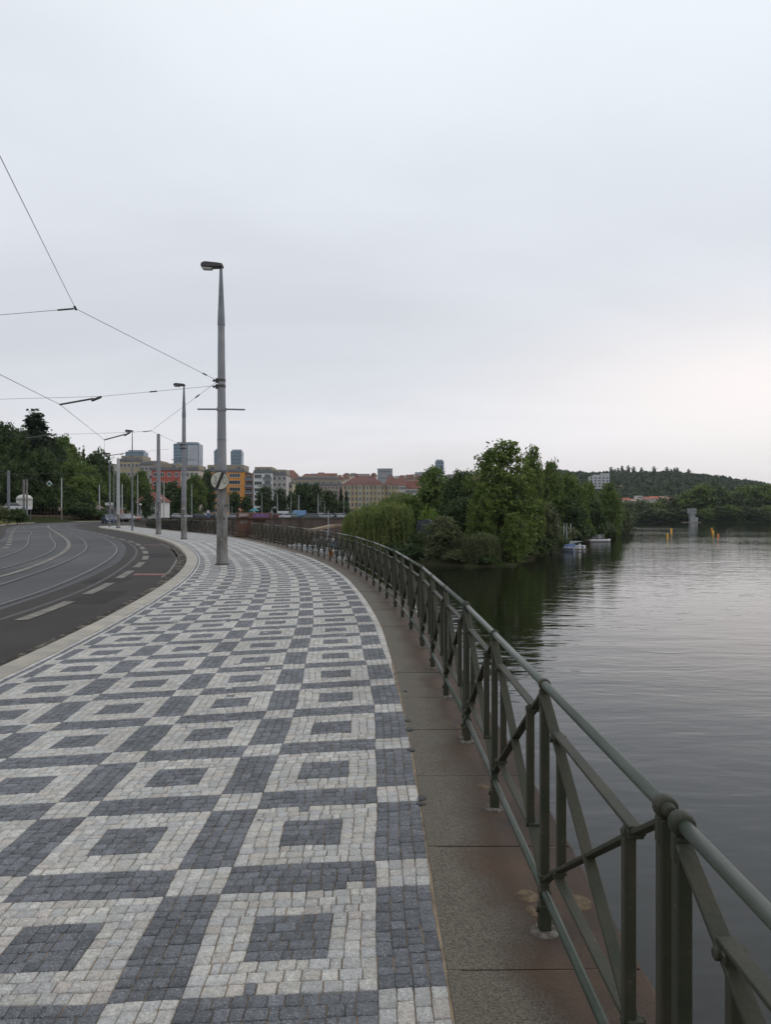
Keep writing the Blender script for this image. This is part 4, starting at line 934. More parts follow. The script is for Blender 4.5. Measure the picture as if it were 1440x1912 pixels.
# left hillside trees
lh = [('K',66,766,118,165,'tall dark spruce rising above the hillside on the left'),('B',8,790,60,150,'dark tree on the hillside at the left edge'),('B',35,802,56,158,'dark tree just left of the tall spruce'),
      ('B',98,818,50,172,'rounded dark tree just right of the tall spruce'),('Am',122,820,40,185,'hillside tree with ragged top'),('S',140,845,30,190,'small hillside tree left of the tiny conifer'),('K',156,834,16,200,'tiny conifer on the hillside skyline'),
      ('S',172,850,30,200,'round tree right of the tiny conifer'),('S',187,848,24,215,'last round tree of the hillside skyline'),('B',78,836,74,148,'broad dark tree below the spruce'),('B2',130,862,70,160,'green tree halfway down the hillside'),
      ('B2',165,870,70,172,'green tree at the foot of the hillside'),('B',40,865,70,142,'dark tree behind the white tank'),('B',100,895,70,150,'very dark tree behind the hanging diamond sign'),('B2',148,890,70,152,'dark green tree behind the slim pole'),
      ('B',5,850,60,138,'dark tree at the left edge above the verge'),('B',180,900,50,178,'shady tree left of the tall pole'),('B',60,905,70,149,'dark tree in the shade behind the two posts'),('B',20,900,60,135,'dark tree behind the white car'),('B',125,925,60,154,'low dark tree above the retaining wall'),
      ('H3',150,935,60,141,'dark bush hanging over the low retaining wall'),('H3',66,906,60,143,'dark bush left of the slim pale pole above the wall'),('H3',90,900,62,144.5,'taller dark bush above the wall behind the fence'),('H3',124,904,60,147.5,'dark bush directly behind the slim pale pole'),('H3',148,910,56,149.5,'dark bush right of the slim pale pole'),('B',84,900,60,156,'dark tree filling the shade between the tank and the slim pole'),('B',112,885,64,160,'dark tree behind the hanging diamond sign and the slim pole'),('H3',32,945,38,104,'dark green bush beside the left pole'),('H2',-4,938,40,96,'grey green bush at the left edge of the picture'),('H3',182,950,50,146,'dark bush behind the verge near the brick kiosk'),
      ('B',-30,830,80,130,'dark tree just outside the left edge')]
for kd, px, yt, w_, d, lab in lh:
    zb = float(HZ(X(px,d), d)) if d > 112 else -0.05
    if d in (141,146): zb = 0.3
    tree(kd, px, yt, w_, d, zb-0.2, lab, 'trees and bushes on the left hillside', 'bush' if kd[0] == 'H' else 'tree')
# remove prototypes never placed
for k_, (o, a, b) in PR.items():
    if k_ not in USED:
        for c in children(o): bpy.data.objects.remove(c)
        bpy.data.objects.remove(o)
# woods on the hills: one mass
def forest(name, P3, size, m, nl=70, seed=3):
    rs = np.random.default_rng(seed); Vs = []
    for (x, y, z, w_, h_) in P3:
        n = nl; d = rs.normal(0,1,(n,3)); d /= np.linalg.norm(d,axis=1)[:,None]; d[:,2] = np.abs(d[:,2])*1.0-0.12
        p = np.stack([x+d[:,0]*w_*0.5, y+d[:,1]*w_*0.5, z+h_*0.35+d[:,2]*h_*0.62], 1)*1.0 + rs.normal(0, size*0.4, (n,3))
        nr = d+rs.normal(0,.5,(n,3)); nr /= np.linalg.norm(nr,axis=1)[:,None]; a = np.cross(nr, rs.normal(0,1,(n,3))); a /= np.linalg.norm(a,axis=1)[:,None]; b = np.cross(nr,a)
        s = size*(0.6+0.8*rs.random((n,1))); Vs.append(np.stack([p-a*s, p-b*s*0.8, p+a*s, p+b*s*0.8], 1))
    V = np.concatenate(Vs).reshape(-1,3); return npmesh(name, V, np.arange(len(V)).reshape(-1,4), m)
rs = np.random.default_rng(21); pts = []
while len(pts) < 1500:
    px = 990+rs.random()*520; d = 560+rs.random()**0.8*640
    x = X(px,d); z = float(TZ(x,d))
    if 1095 < px < 1142 and 820 < d < 935: continue
    if px < 1300 and d < 640: continue
    pts.append((x, d, z-1, 9+rs.random()*8, 6+rs.random()*6))
o = forest('hill_forest', pts, 1.9, leafmat('leaf_forest', (0.042,0.064,0.034), (0.064,0.085,0.042), 0.25), 62); tag(o, kind='stuff', label='dark wooded hillside behind the far bank', cat='forest')
pts = []
for _ in range(170):
    px = 575+rs.random()*150 if _ < 70 else -200+rs.random()*1200; d = 760+rs.random()*150 if _ < 70 else 440+rs.random()*420; x = X(px,d); pts.append((x, d, float(TZ(x,d))-1, 8+rs.random()*6, 6+rs.random()*4))
o = forest('hill_trees', pts, 1.5, L7, 60, 5); tag(o, kind='stuff', label='scattered trees between the houses on the town hill', cat='woods')

# ------------------------------------------------------------ buildings
WMESH = {}
def win_mesh(w, h, m=None):
    k = (round(w,2), round(h,2))
    if k not in WMESH:
        t = MB(); f = 0.09*min(1.5, max(w,0.7)); 
        for (x0,x1,z0,z1) in ((-w/2,w/2,0,f),(-w/2,w/2,h-f,h),(-w/2,-w/2+f,f,h-f),(w/2-f,w/2,f,h-f),*[(-w/2+w*q_/max(2,round(w/1.1))-f*0.4,-w/2+w*q_/max(2,round(w/1.1))+f*0.4,f,h-f) for q_ in range(1,max(2,round(w/1.1)))]): t.box(x0,x1,-0.10,0.05,z0,z1,0)
        t.box(-w/2+f,w/2-f,-0.03,0.04,f,h-f,1); t.box(-w/2-0.1,w/2+0.1,-0.2,0.05,-0.09,-0.005,0)
        o = t.build('window', [M['frame'], M['glass']]); WMESH[k] = o.data; bpy.data.objects.remove(o)
    return WMESH[k]
def add_win(par, x, z, w, h, y=0.0, rz=0):
    o = bpy.data.objects.new('window', win_mesh(w, h)); col.objects.link(o); o.parent = par; o.location = (x, y, z); o.rotation_euler.z = rz; return o
MC = {}
def wm(c):
    if c not in MC: MC[c] = mat('render_%d' % len(MC), c, 0.85, c2=tuple(v*0.82 for v in c), scale=0.25, detail=6, stretch=(1,1,0.4))
    return MC[c]
def bldg(name, label, cat, px0, px1, ytop, d, zb, depth, colr, rows, cols_, z0=None, roof='flat', roofh=2.5, roofc=(0.16,0.05,0.035), ww=1.3, wh=1.5, rz=0.0, attic=None, balc=None, group=None, wins=True, bays=(), dormers=0):
    x0, x1 = X(px0,d), X(px1,d); W = x1-x0; top = Z(ytop,d)
    r = empty(name, (x0, d, zb), rz, label, cat, group); H = top-zb
    t = MB(); t.box(0,W,0,depth,-4,H); t.build('wall', wm(tuple(round(min(0.72, v*1.28), 3) for v in colr)), r)
    if roof == 'flat':
        t = MB(); t.box(-0.25,W+0.25,-0.25,depth+0.25,H,H+0.35); t.build('roof', wm((0.16,0.155,0.15)), r)
    elif roof == 'hip':
        t = MB(); i = min(depth*0.45, W*0.3); o_ = 0.5
        t.v = [(-o_,-o_,H),(W+o_,-o_,H),(W+o_,depth+o_,H),(-o_,depth+o_,H),(i,depth/2,H+roofh),(W-i,depth/2,H+roofh)]
        t.f = [(0,1,5,4),(1,2,5),(2,3,4,5),(3,0,4),(0,3,2,1)]; t.m = [0]*5; rf = t.build('roof', wm(roofc), r)
        if W > 12:
            for fx in (0.3,0.7):
                c = MB(); c.box(W*fx,W*fx+0.9,depth*0.45,depth*0.45+0.8,H+roofh*0.4,H+roofh+0.9); c.build('chimney', wm((0.22,0.10,0.07)), rf)
        for k in range(dormers):
            dxm = W*(k+0.8)/(dormers+0.6); c = MB(); c.v = [(dxm-.7,0.9,H+0.2),(dxm+.7,0.9,H+0.2),(dxm+.7,0.9,H+1.5),(dxm-.7,0.9,H+1.5),(dxm,0.9,H+2.1),(dxm-.7,depth*.4,H+1.5),(dxm+.7,depth*.4,H+1.5),(dxm,depth*.4,H+2.1)]
            c.f = [(0,1,2,4,3),(3,4,7,5),(4,2,6,7),(0,3,5),(1,6,2)]; c.m = [0]*5; c.build('dormer', wm((0.30,0.20,0.15)), rf)
        t = MB(); t.box(-0.35,W+0.35,-0.35,0.0,H-0.35,H-0.02); t.build('cornice', wm((0.42,0.38,0.30)), r)
    elif roof == 'gable':
        t = MB(); t.v = [(-.4,-.4,H),(W+.4,-.4,H),(W+.4,depth+.4,H),(-.4,depth+.4,H),(-.4,depth/2,H+roofh),(W+.4,depth/2,H+roofh)]
        t.f = [(0,1,5,4),(2,3,4,5),(1,2,5),(3,0,4),(0,3,2,1)]; t.m = [0]*5; t.build('roof', wm(roofc), r)
    if attic:
        t = MB(); t.box(W*0.04,W*0.96,1.2,depth-1,H+0.35,H+0.35+attic); a_ = t.build('attic', wm((0.30,0.26,0.19)), r)
        for i in range(max(2,int(W/4))):
            add_win(a_, W*(i+0.5)/max(2,int(W/4)), H+0.35+attic*0.25, 1.5, attic*0.55, 1.2)
        t = MB(); t.box(0,W,0,0.06,H+0.35,H+1.2); t.build('railing', M['galvd'], r)
    for bi in bays:
        t = MB(); c_ = W*(bi+0.5)/cols_; t.box(c_-W/cols_*0.52,c_+W/cols_*0.52,-0.55,0,-3,H-0.4); t.build('bay', wm((0.50,0.44,0.31)), r)
    if wins:
        st_ = (H-1.0)/rows if rows else 1
        for j in range(rows):
            for i in range(cols_):
                z = H-st_*(j+1)+ (st_-wh)*0.55
                if z < 0.3: continue
                cxw = W*(i+0.5)/cols_
                if balc and i in balc:
                    b = MB(); b.box(cxw-1.7,cxw+1.7,-1.15,-0.0,z-0.55,z-0.35,0); b.box(cxw-1.7,cxw+1.7,-1.15,-1.08,z-0.35,z+0.6,1)
                    b.build('balcony', [wm((0.4,0.4,0.4)), M['galvd']], r); add_win(r, cxw, z-0.3, 2.4, wh+0.4)
                else: add_win(r, cxw, z, ww, wh, -0.55 if i in bays else 0.0)
    return r
def glass_tower(name, label, px0, px1, ytop, d, zb, depth, taper=0.0, panel=None, mast=None):
    x0, x1 = X(px0,d), X(px1,d); W = x1-x0; H = Z(ytop,d)-zb; r = empty(name, ((x0+x1)/2, d, zb), 0, label, 'tower block', 'glass tower blocks on the skyline')
    g = mat('tower_glass', (0.060,0.105,0.155), 0.25, 0.0, c2=(0.11,0.17,0.22), scale=0.08, detail=6, spec=0.6); b = mat('tower_band', (0.20,0.27,0.32), 0.5)
    t = MB(); wt, wb = W/2, W/2*(1-taper)
    t.v = [(-wb,0,0),(wb,0,0),(wb,depth,0),(-wb,depth,0),(-wt,0,H),(wt,0,H),(wt,depth,H),(-wt,depth,H)]
    for f in ((0,3,2,1),(4,5,6,7),(0,1,5,4),(1,2,6,5),(2,3,7,6),(3,0,4,7)): t.f.append(f); t.m.append(0)
    t.build('glass_wall', g, r)
    n = int(H/4.2)
    for k in range(1, n):
        z = H*k/n; hw = wb+(wt-wb)*z/H; t = MB(); t.box(-hw-.1,hw+.1,-.25,depth+.1,z-.45,z+.45); t.build('floor_band', b, r)
    for k in range(1, 6):
        t = MB(); xx = -0.94*wb+1.88*wb*k/6; t.box(xx-.2,xx+.2,-.32,-.05,H*0.02,H*0.98); t.build('mullion', b, r)
    if panel:
        a0, a1, p0, p1 = panel; t = MB(); t.box(-W/2+W*a0, -W/2+W*a1, -0.8, -0.36, H*p0, H*p1); t.build('white_screen_wall', wm((0.44,0.46,0.5)), r)
    t = MB(); t.box(-wt*0.8,wt*0.8,depth*.2,depth*.8,H,H+2.5); t.build('roof_plant', wm((0.3,0.33,0.36)), r)
    return r
glass_tower('office_tower', 'low wide blue glass tower behind the tan roof on the left', 234, 268, 844, 1000, 20, 20)
glass_tower('office_tower', 'tallest blue glass tower with a big white screen wall behind the red block', 324, 371.5, 829, 1000, 20, 22, panel=(0.56,0.97,0.60,0.97))
glass_tower('office_tower', 'flared blue glass tower just behind the main lamp post', 399.5, 416, 842, 1000, 20, 16, taper=0.15)
glass_tower('office_tower', 'flared blue banded glass tower right of the main lamp post', 430.5, 451, 843, 1000, 20, 16, taper=0.18)
glass_tower('office_tower', 'slim blue tower with a white crown standing alone above the willow trees', 813.5, 829, 862, 1000, 20, 14)
GB = 'apartment blocks of the town'
bldg('apartment_block', 'tan upper block with small windows below the low glass tower', 'building', 223, 266, 862, 330, 0, 14, (0.34,0.29,0.20), 6, 6, group=GB, attic=2.2)
bldg('apartment_block', 'grey flat roofed block above the trees at the left', 'building', 152, 200, 866, 350, 0, 14, (0.26,0.24,0.21), 6, 6, group=GB)
bldg('apartment_block', 'pale grey attic block behind the concrete pole', 'building', 262, 300, 869, 318, 0, 14, (0.30,0.29,0.27), 6, 5, group=GB, attic=1.6)
bldg('apartment_block', 'red painted apartment block with a grey roof terrace', 'building', 283, 336.5, 879, 285, 0, 14, (0.34,0.085,0.065), 5, 4, group=GB, attic=2.4, ww=1.5)
bldg('apartment_block', 'beige apartment block joined to the red one', 'building', 336.8, 371, 879, 285, 0, 14, (0.42,0.36,0.31), 5, 4, group=GB, attic=1.8)
bldg('apartment_block', 'orange apartment block right behind the round road sign', 'building', 383, 457, 882, 300, 0, 14, (0.56,0.24,0.055), 6, 2, group=GB, attic=2.6, ww=4.4, wh=1.6)
bldg('apartment_block', 'narrow dark orange stair and balcony bay beside the orange block', 'building', 457.2, 473, 886, 301, 0, 14, (0.30,0.13,0.06), 6, 1, group=GB, balc=(0,))
bldg('apartment_block', 'white apartment block with balconies on its right', 'building', 473.2, 508.6, 884, 300, 0, 14, (0.58,0.58,0.60), 6, 2, group=GB, attic=2.2, ww=3.0, balc=(1,))
bldg('apartment_block', 'warm grey apartment block with paired windows', 'building', 508.8, 535, 888, 302, 0, 14, (0.36,0.33,0.315), 6, 3, group=GB, attic=2.0)
bldg('apartment_block', 'narrow yellowish building at the end of the block row', 'building', 535.2, 546, 903, 310, 0, 12, (0.36,0.33,0.20), 5, 2, group=GB)
bldg('town_house', 'cream and yellow corner building with a long red mansard roof', 'building', 641, 718, 906, 360, 0, 16, (0.36,0.27,0.14), 5, 11, group='houses on the town hill', roof='hip', roofh=4.6, roofc=(0.145,0.062,0.058), ww=1.0, wh=1.9, bays=(1,4,6,9), dormers=7)
bldg('town_house', 'yellow gabled wing at the right end of the cream building', 'building', 718.3, 744, 906, 364, 0, 15, (0.36,0.28,0.15), 5, 4, ww=1.0, wh=1.8, bays=(1,), dormers=2, group='houses on the town hill', roof='hip', roofh=4.4, roofc=(0.145,0.060,0.052))
bldg('town_house', 'white house with an orange red roof next to the yellow wing', 'building', 742, 758, 907, 390, 0, 12, (0.45,0.43,0.42), 5, 3, group='houses on the town hill', roof='gable', roofh=4, roofc=(0.15,0.065,0.048))
bldg('town_house', 'low white house with a bright red roof left of the leafy tree', 'building', 757, 782, 913, 395, 0, 12, (0.42,0.40,0.38), 4, 5, group='houses on the town hill', roof='gable', roofh=4.5, roofc=(0.155,0.058,0.043))
bldg('apartment_block', 'long pinkish grey block stepping up behind the street trees', 'building', 538, 640, 907, 400, 0, 14, (0.30,0.23,0.19), 6, 14, group=GB, attic=2.6)
bldg('apartment_block', 'upper terrace of the long pinkish block', 'building', 552, 632, 896, 430, 0, 14, (0.36,0.27,0.23), 4, 10, group=GB, attic=1.5)
hz = [(528,560,893,480,(0.42,0.27,0.22),'pink hillside house with a red brown roof'),(560,586,894,500,(0.45,0.40,0.36),'cream hillside house right of the pink one'),(586,612,891,520,(0.40,0.28,0.23),'rose coloured hillside house with a brown roof'),
      (608,628,892,560,(0.36,0.30,0.27),'small hillside house with a red gable'),(530,553,886,560,(0.42,0.38,0.34),'highest hillside house with an orange roof')]
for i, (a, b, yt, d, c, lab) in enumerate(hz):
    bldg('town_house', lab, 'building', a, b, yt, d, 2, 12, c, 4, max(2,int((b-a)/7)), group='houses on the town hill', roof='gable' if i in (3,) else 'hip', roofh=3.4, roofc=((0.15,0.065,0.048) if i in (0,4,3) else (0.16,0.075,0.055)))
hz = [(705,733,876,800,(0.24,0.25,0.27),'grey office block with dark windows on the hilltop'),(748,768,889,650,(0.42,0.42,0.44),'white modern block on the hill left of the slim tower'),(768,792,887,680,(0.40,0.38,0.33),'cream block on the hill left of the slim tower'),
      (776,808,883,760,(0.32,0.33,0.36),'long grey roofed block behind the cream one'),(862,910,882,720,(0.30,0.30,0.31),'long grey flat block behind the dark tree'),(878,905,889,600,(0.34,0.17,0.12),'reddish brown block left of the tallest tree'),
      (664,690,886,760,(0.32,0.28,0.26),'small brown block beside the hilltop office'),(738,752,890,700,(0.40,0.40,0.42),'pale low block right of the hilltop office'),(832,862,888,700,(0.36,0.34,0.33),'pale block right of the slim tower')]
for a, b, yt, d, c, lab in hz: bldg('hill_block', lab, 'building', a, b, yt, d, float(TZ(X((a+b)/2,d),d))-4, 14, c, 4, max(3,int((b-a)/4.5)), group='blocks on the far hill', ww=2.2, wh=1.7)
rsb = random.Random(9)
more = [(534,545,898,460),(546,558,899,465),(560,572,901,450),(573,586,900,455),(588,600,901,460),(601,614,899,470),(615,627,898,480),(628,640,897,490),(640,650,893,540),(566,578,890,600),(580,590,888,640),(640,655,889,700),(655,664,890,720),
        (692,704,890,700),(722,736,893,560),(744,757,896,520),(760,772,896,540),(774,786,894,560),(786,800,891,600),(800,812,892,640),(838,850,892,560),(852,864,890,600),(866,880,890,640)]
more.sort(); wc = [((0.44,0.40,0.34),'cream'),((0.40,0.28,0.23),'pinkish'),((0.48,0.47,0.46),'white'),((0.36,0.30,0.20),'ochre'),((0.30,0.29,0.28),'grey')]
for i, (a, b, yt, d) in enumerate(more):
    c, cnm = wc[rsb.randrange(5)]; rf_ = rsb.choice(((0.135,0.06,0.045),(0.105,0.06,0.045),(0.10,0.09,0.085)))
    bldg('hillside_house', 'small %s hillside house, %s along the skyline from the left' % (cnm, ORD[i]), 'house', a, b, yt+rsb.uniform(-1,2), d, 0, 10, c, 3, 3, group='small houses on the town hill', roof=rsb.choice(('hip','gable')), roofh=rsb.uniform(2.2,3.6), roofc=rf_, ww=1.1, wh=1.5)
# stepped white block on the right hill
wb_ = empty('terraced_block', (X(1101,900), 900, Z(912,900)), R(-8), 'stepped white apartment block on the wooded hillside', 'building')
for k in range(5):
    t = MB(); w0 = 4.7; t.box(k*w0,(k+1)*w0-0.02,0,12,-6,13.5+k*0.9+(1 if k%2 else 0)); t.build('wing', wm((0.48,0.48,0.50)), wb_)
    for j in range(4):
        add_win(wb_, k*w0+2.3, 1.2+j*3.3, 2.6, 1.9)
    t = MB(); t.box(k*w0-.1,(k+1)*w0+.05,-0.2,12.2,13.52+k*0.9+(1 if k%2 else 0),14.1+k*0.9+(1 if k%2 else 0)); t.build('roof', wm((0.5,0.5,0.5)), wb_)
for i, (a, b, yt, rc) in enumerate([(1166,1178,934,(0.30,0.09,0.06)),(1178,1190,936,(0.35,0.22,0.17)),(1191,1201,926,(0.2,0.2,0.22)),(1203,1218,932,(0.32,0.11,0.07)),(1217,1234,931,(0.36,0.10,0.055)),(1234,1248,931,(0.33,0.20,0.15)),(1247,1264,933,(0.34,0.10,0.06)),(1198,1210,935,(0.34,0.14,0.09))]):
    d = 600+i*3; bldg('village_house', 'small %s house among trees across the river, %s of the cluster' % ('white walled' if i != 2 else 'tall white', ['first','second','third','fifth','sixth','seventh','eighth','fourth'][i]), 'house', a, b, yt, d, 0, 9, (0.46,0.42,0.40), 4, 3, roof='gable' if i != 2 else 'flat', roofh=1.8, roofc=rc, group='houses across the river', ww=1.0, wh=1.2)
for i, (a, b, yt) in enumerate([(1158,1168,909),(1168,1176,910)]):
    d = 850; bldg('village_house', ['tiny house with a pale roof high on the wooded hill','tiny house beside it to the right high on the wooded hill'][i], 'house', a, b, yt, d, float(TZ(X(a,d),d))-2, 8, (0.40,0.33,0.28), 1, 2, roof='gable', roofh=1.5, roofc=(0.4,0.2,0.12), group='houses across the river')
# lock tower
d = 474; lt = empty('lock_tower', (X(1294,d), d, WZ), 0, 'grey concrete river control tower with a wide cabin at the water', 'tower')
s_ = d/F
t = MB(); t.box(-4.5*s_,4.5*s_,0,3,0,5.6); t.build('stem', M['tower'], lt)
t = MB(); t.box(-6*s_,6*s_,-0.6,3.6,5.6,8.6); cb = t.build('cabin', M['tower'], lt)
t = MB(); t.box(-6.4*s_,6.4*s_,-0.9,3.9,8.6,9.0); t.build('roof', M['tower'], lt)
for k in range(5): add_win(cb, (-4.8+k*2.4)*s_, 6.6, 0.66, 1.3, -0.6)
t = MB(); t.tube([(7.5*s_,1.5,0),(7.5*s_,1.5,2.6),(7.5*s_,1.5,3.3)],[1.3,1.3,0.7],12); t.build('drum', M['tower'], lt)
t = MB(); t.box(-20*s_,14*s_,-1.0,5,-1,0.35); t.build('stone_base', wm((0.24,0.19,0.13)), lt)
# left small buildings
bldg('kiosk', 'small red brick kiosk behind the parked cars at the far bend', 'kiosk', 192, 218, 951, 175, -0.2, 5, (0.20,0.065,0.04), 1, 2, ww=1.0, wh=1.1)
bldg('cottage', 'low cottage with a brown roof behind the bushes', 'house', 148, 172, 950, 165, -0.2, 6, (0.24,0.19,0.15), 1, 3, roof='hip', roofh=1.6, roofc=(0.14,0.10,0.08))
bldg('villa', 'white villa with a bright red tiled roof behind the concrete pole', 'house', 256, 300, 937, 215, -0.2, 9, (0.50,0.49,0.48), 2, 5, roof='hip', roofh=2.9, roofc=(0.16,0.05,0.036), ww=0.9, wh=1.6)
bldg('hillside_house', 'red roofed house glimpsed between the trees below the spruce', 'house', 33, 48, 862, 158, 6, 6, (0.30,0.12,0.08), 2, 2, roof='hip', roofh=1.4, roofc=(0.30,0.08,0.05))
# billboards
def board(px0, px1, y0, y1, d, lab, m):
    r = empty('billboard', (X((px0+px1)/2,d), d, -0.2), 0, lab, 'billboard'); w_ = X(px1,d)-X(px0,d)
    t = MB(); t.box(-w_/2,w_/2,0,0.12,Z(y1,d)+0.2,Z(y0,d)+0.2); t.build('panel', m, r)
    for s_ in (-0.35,0.35): t = MB(); t.box(s_*w_-.05,s_*w_+.05,0.13,0.22,0,Z(y0,d)+0.1); t.build('leg', M['galvd'], r)
board(196,213,939,944,150,'long white billboard behind the thin lamp post', M['white']); board(205,212,945,951,152,'small cream billboard under the white one', wm((0.42,0.38,0.27)))

# ------------------------------------------------------------ poles, lamps, wires
def lamp_head(par, z, s=1.0, rz=0.0):
    h = MB(); prof = [(-0.62,0.02),(-0.60,0.11),(-0.50,0.155),(-0.10,0.115),(0.06,0.085),(0.06,-0.02),(-0.22,-0.03),(-0.60,-0.01)]
    h.prism([(x*s, z+zz*s) for x,zz in prof], -0.13*s, 0.13*s); hd = h.build('lamp_head', M['lamp'], par, bevel=0.02*s)
    g = MB(); g.prism([(-0.60*s,z-0.012*s),(-0.57*s,z-0.075*s),(-0.30*s,z-0.085*s),(-0.25*s,z-0.032*s)], -0.10*s, 0.10*s); g.build('lamp_glass', M['lampglass'], hd, bevel=0.01)
    hd.rotation_euler.z = rz; return hd
def pole(px, yb, yt, r0, r1, label, lamp=None, split=None, d=None, base=None, mtop='galv', mlow='concr', cat='lamp post', name='lamp_post', low=0.28, crossarm=None, brackets=(), group=None, rz=0.0, lean=0.0):
    d = d or 2310/(yb-HY); zb = Z(yb, d); r = empty(name, (X(px,d), d, zb), 0, label, cat, group); H = Z(yt,d)-zb
    r.rotation_euler.y = lean
    zl = H*low; rl = r0+(r1-r0)*low
    t = MB(); t.tube([(0,0,-0.05),(0,0,zl)], [r0, rl], 8); t.build('lower_shaft', M[mlow], r)
    if lamp:
        hs = lamp; ru = r0+(r1-r0)*hs
        t = MB(); t.tube([(0,0,zl),(0,0,H*hs)], [rl*0.985, ru], 8); t.build('shaft', M[mtop], r)
        t = MB(); t.tube([(0,0,H*hs-0.02),(0,0,H*hs+0.03),(0,0,H)], [ru*1.1, ru*1.12, ru*0.42], 8); t.build('upper_shaft', M['galvd'], r)
        lamp_head(r, H+0.04, rz=rz)
    else:
        t = MB(); t.tube([(0,0,zl),(0,0,H)], [rl*0.985, r1], 8); t.build('shaft', M[mtop], r)
        t = MB(); t.tube([(0,0,H),(0,0,H+0.05)], [r1*1.08, r1*0.6], 8); t.build('cap', M['galvd'], r)
    t = MB(); t.tube([(0,0,0.0),(0,0,0.035),(0,0,0.06)], [r0*1.28,r0*1.2,r0*1.02], 8); t.build('contact_ring', M['dark_ring_sticker'], r)  # dark ring added round the pole foot as a contact cue
    if r0 > 0.17 and d < 60:
        rp = random.Random(int(px)); 
        for k in range(9):
            z = rp.uniform(0.7, 2.2); a = R(rp.uniform(-150,-30)); rr = (r0+(r1-r0)*z/H)*0.985; w_ = rp.uniform(0.03,0.07); h_ = rp.uniform(0.04,0.10)
            t = MB(); c_ = Vector((rr*math.cos(a), rr*math.sin(a), z)); t.bar(c_-Vector((0,0,h_/2)), c_+Vector((0,0,h_/2)), w_, 0.012, up=(math.cos(a),math.sin(a),0)); t.build('sticker', M[rp.choice(('signgrey','dark_ring_sticker','grafw','concr'))], r)
        for z in (1.15, 2.62, 3.9):
            rr = r0+(r1-r0)*z/H; t = MB(); t.tube([(0,0,z-0.012),(0,0,z+0.012)], rr*1.02, 16); t.build('strap', M['galvd'], r)
    if crossarm:
        z = Z(crossarm, d)-zb
        for s_ in (-1,1): t = MB(); t.bar((s_*0.13,-0.02,z),(s_*0.74,-0.05,z-(0.02 if s_ > 0 else 0)), 0.045, 0.045); t.build('banner_arm', M['galvd'], r)
        t = MB(); t.tube([(0,0,z-0.05),(0,0,z+0.05)], 0.15, 12); t.build('clamp', M['galv'], r)
    for yb_ in brackets:
        z = Z(yb_, d)-zb; t = MB(); rr = r0+(r1-r0)*z/H; t.tube([(0,0,z-0.04),(0,0,z+0.04)], rr*1.06, 12); t.bar((-rr*0.9,-0.02,z),(-rr-0.14,-0.04,z-0.02), 0.07, 0.06); t.bar((-rr-0.02,-0.05,z+0.06),(-rr-0.02,-0.05,z-0.09),0.05,0.05); t.build('wire_bracket', M['lamp'], r)
    return r
GPo = 'tram and lamp poles along the pavement'
p1 = pole(415, 1055, 502, 0.182, 0.088, 'tall lamp post carrying the round road sign on the mosaic pavement', lamp=0.808, crossarm=765, brackets=(711,722), low=0.30, group=GPo, lean=-0.004)
p2 = pole(343.5, 1007, 722, 0.18, 0.09, 'second tall lamp post behind the one with the sign', lamp=0.80, brackets=(831,838), crossarm=859, low=0.245, group=GPo)
p3 = pole(247, 991, 807, 0.085, 0.055, 'slim lamp post left of the plain concrete pole', lamp=0.55, low=0.5, group=GPo, mlow='galvd', mtop='galvd')
pole(296, 998, 812, 0.19, 0.12, 'plain concrete tram pole without a lamp, with blue graffiti low down', group=GPo, name='tram_pole', cat='pole', low=0.32)
pole(220.7, 986.5, 857, 0.19, 0.14, 'pale tram pole without a lamp at the pavement corner', group=GPo, name='tram_pole', cat='pole', mtop='palepole', low=0.2)
pole(205, 984, 849, 0.09, 0.06, 'thin dark lamp post at the very corner of the pavement', lamp=0.6, group=GPo, mlow='galvd', mtop='galv', low=0.4)
pole(212.5, 979, 872, 0.08, 0.06, 'very thin dark pole between the corner lamp and the pale tram pole', group=GPo, name='tram_pole', cat='pole', mlow='galvd', mtop='galvd')
# graffiti on pole 4
t = MB(); rsd = random.Random(3)
for k in range(9):
    z = 0.9+k*0.17; a = R(-90+rsd.uniform(-20,20)); t.bar((0.195*math.cos(a),0.195*math.sin(a),z),(0.195*math.cos(a+0.5),0.195*math.sin(a+0.5),z+rsd.uniform(-.12,.12)), 0.012, 0.05)
g4 = t.build('graffiti', M['graf'], bpy.data.objects['tram_pole'])
fp = [(185.5,975,906,0.17,'tall pole standing in front of the dark hillside trees'),(228,972,905,0.16,'pole behind the pale tram pole at the bend'),(257,970,886,0.16,'pale pole left of the white villa'),
      (306,968,898,0.15,'pale pole right of the plain concrete pole'),(358,969,905,0.14,'pale pole right of the second lamp post'),(427,967,925,0.15,'pale pole just right of the main lamp post'),(489,966,920,0.09,'thin pole in front of the pointed street tree'),
      (518,966,922,0.14,'white pole in the middle of the parked cars'),(543.5,966,925,0.08,'thin grey pole left of the blue van'),(558,966,925,0.15,'white pole directly at the blue van'),(594,966,924,0.14,'white pole right of the blue van'),(606.5,966,936,0.08,'thin pole next to the rightmost white pole'),
      (433,966,945,0.07,'short thin post beside the round street tree'),(642,966,934,0.08,'thin pole at the left edge of the big willow')]
for px, yb, yt, r_, lab in fp: pole(px, yb, yt, r_, r_*0.62, lab, d=(150 if px < 240 else 185) if px < 320 else 215, group='distant poles', name='tram_pole', cat='pole', mlow='palepole', mtop='palepole', low=0.1)
pole(16, 976, 880, 0.22, 0.19, 'thick grey pole at the far left beside the dark bush', d=104, group='poles on the left verge', name='tram_pole', cat='pole', mlow='concr', mtop='galvd')
pole(44.5, 962, 897, 0.20, 0.18, 'left one of two dark posts in front of the white tank', d=122, group='poles on the left verge', name='concrete_post', cat='pole', mlow='galvd', mtop='concr')
pole(50.3, 963, 896, 0.15, 0.14, 'right thinner one of two dark posts in front of the white tank', d=121, group='poles on the left verge', name='concrete_post', cat='pole', mlow='galvd', mtop='concr')
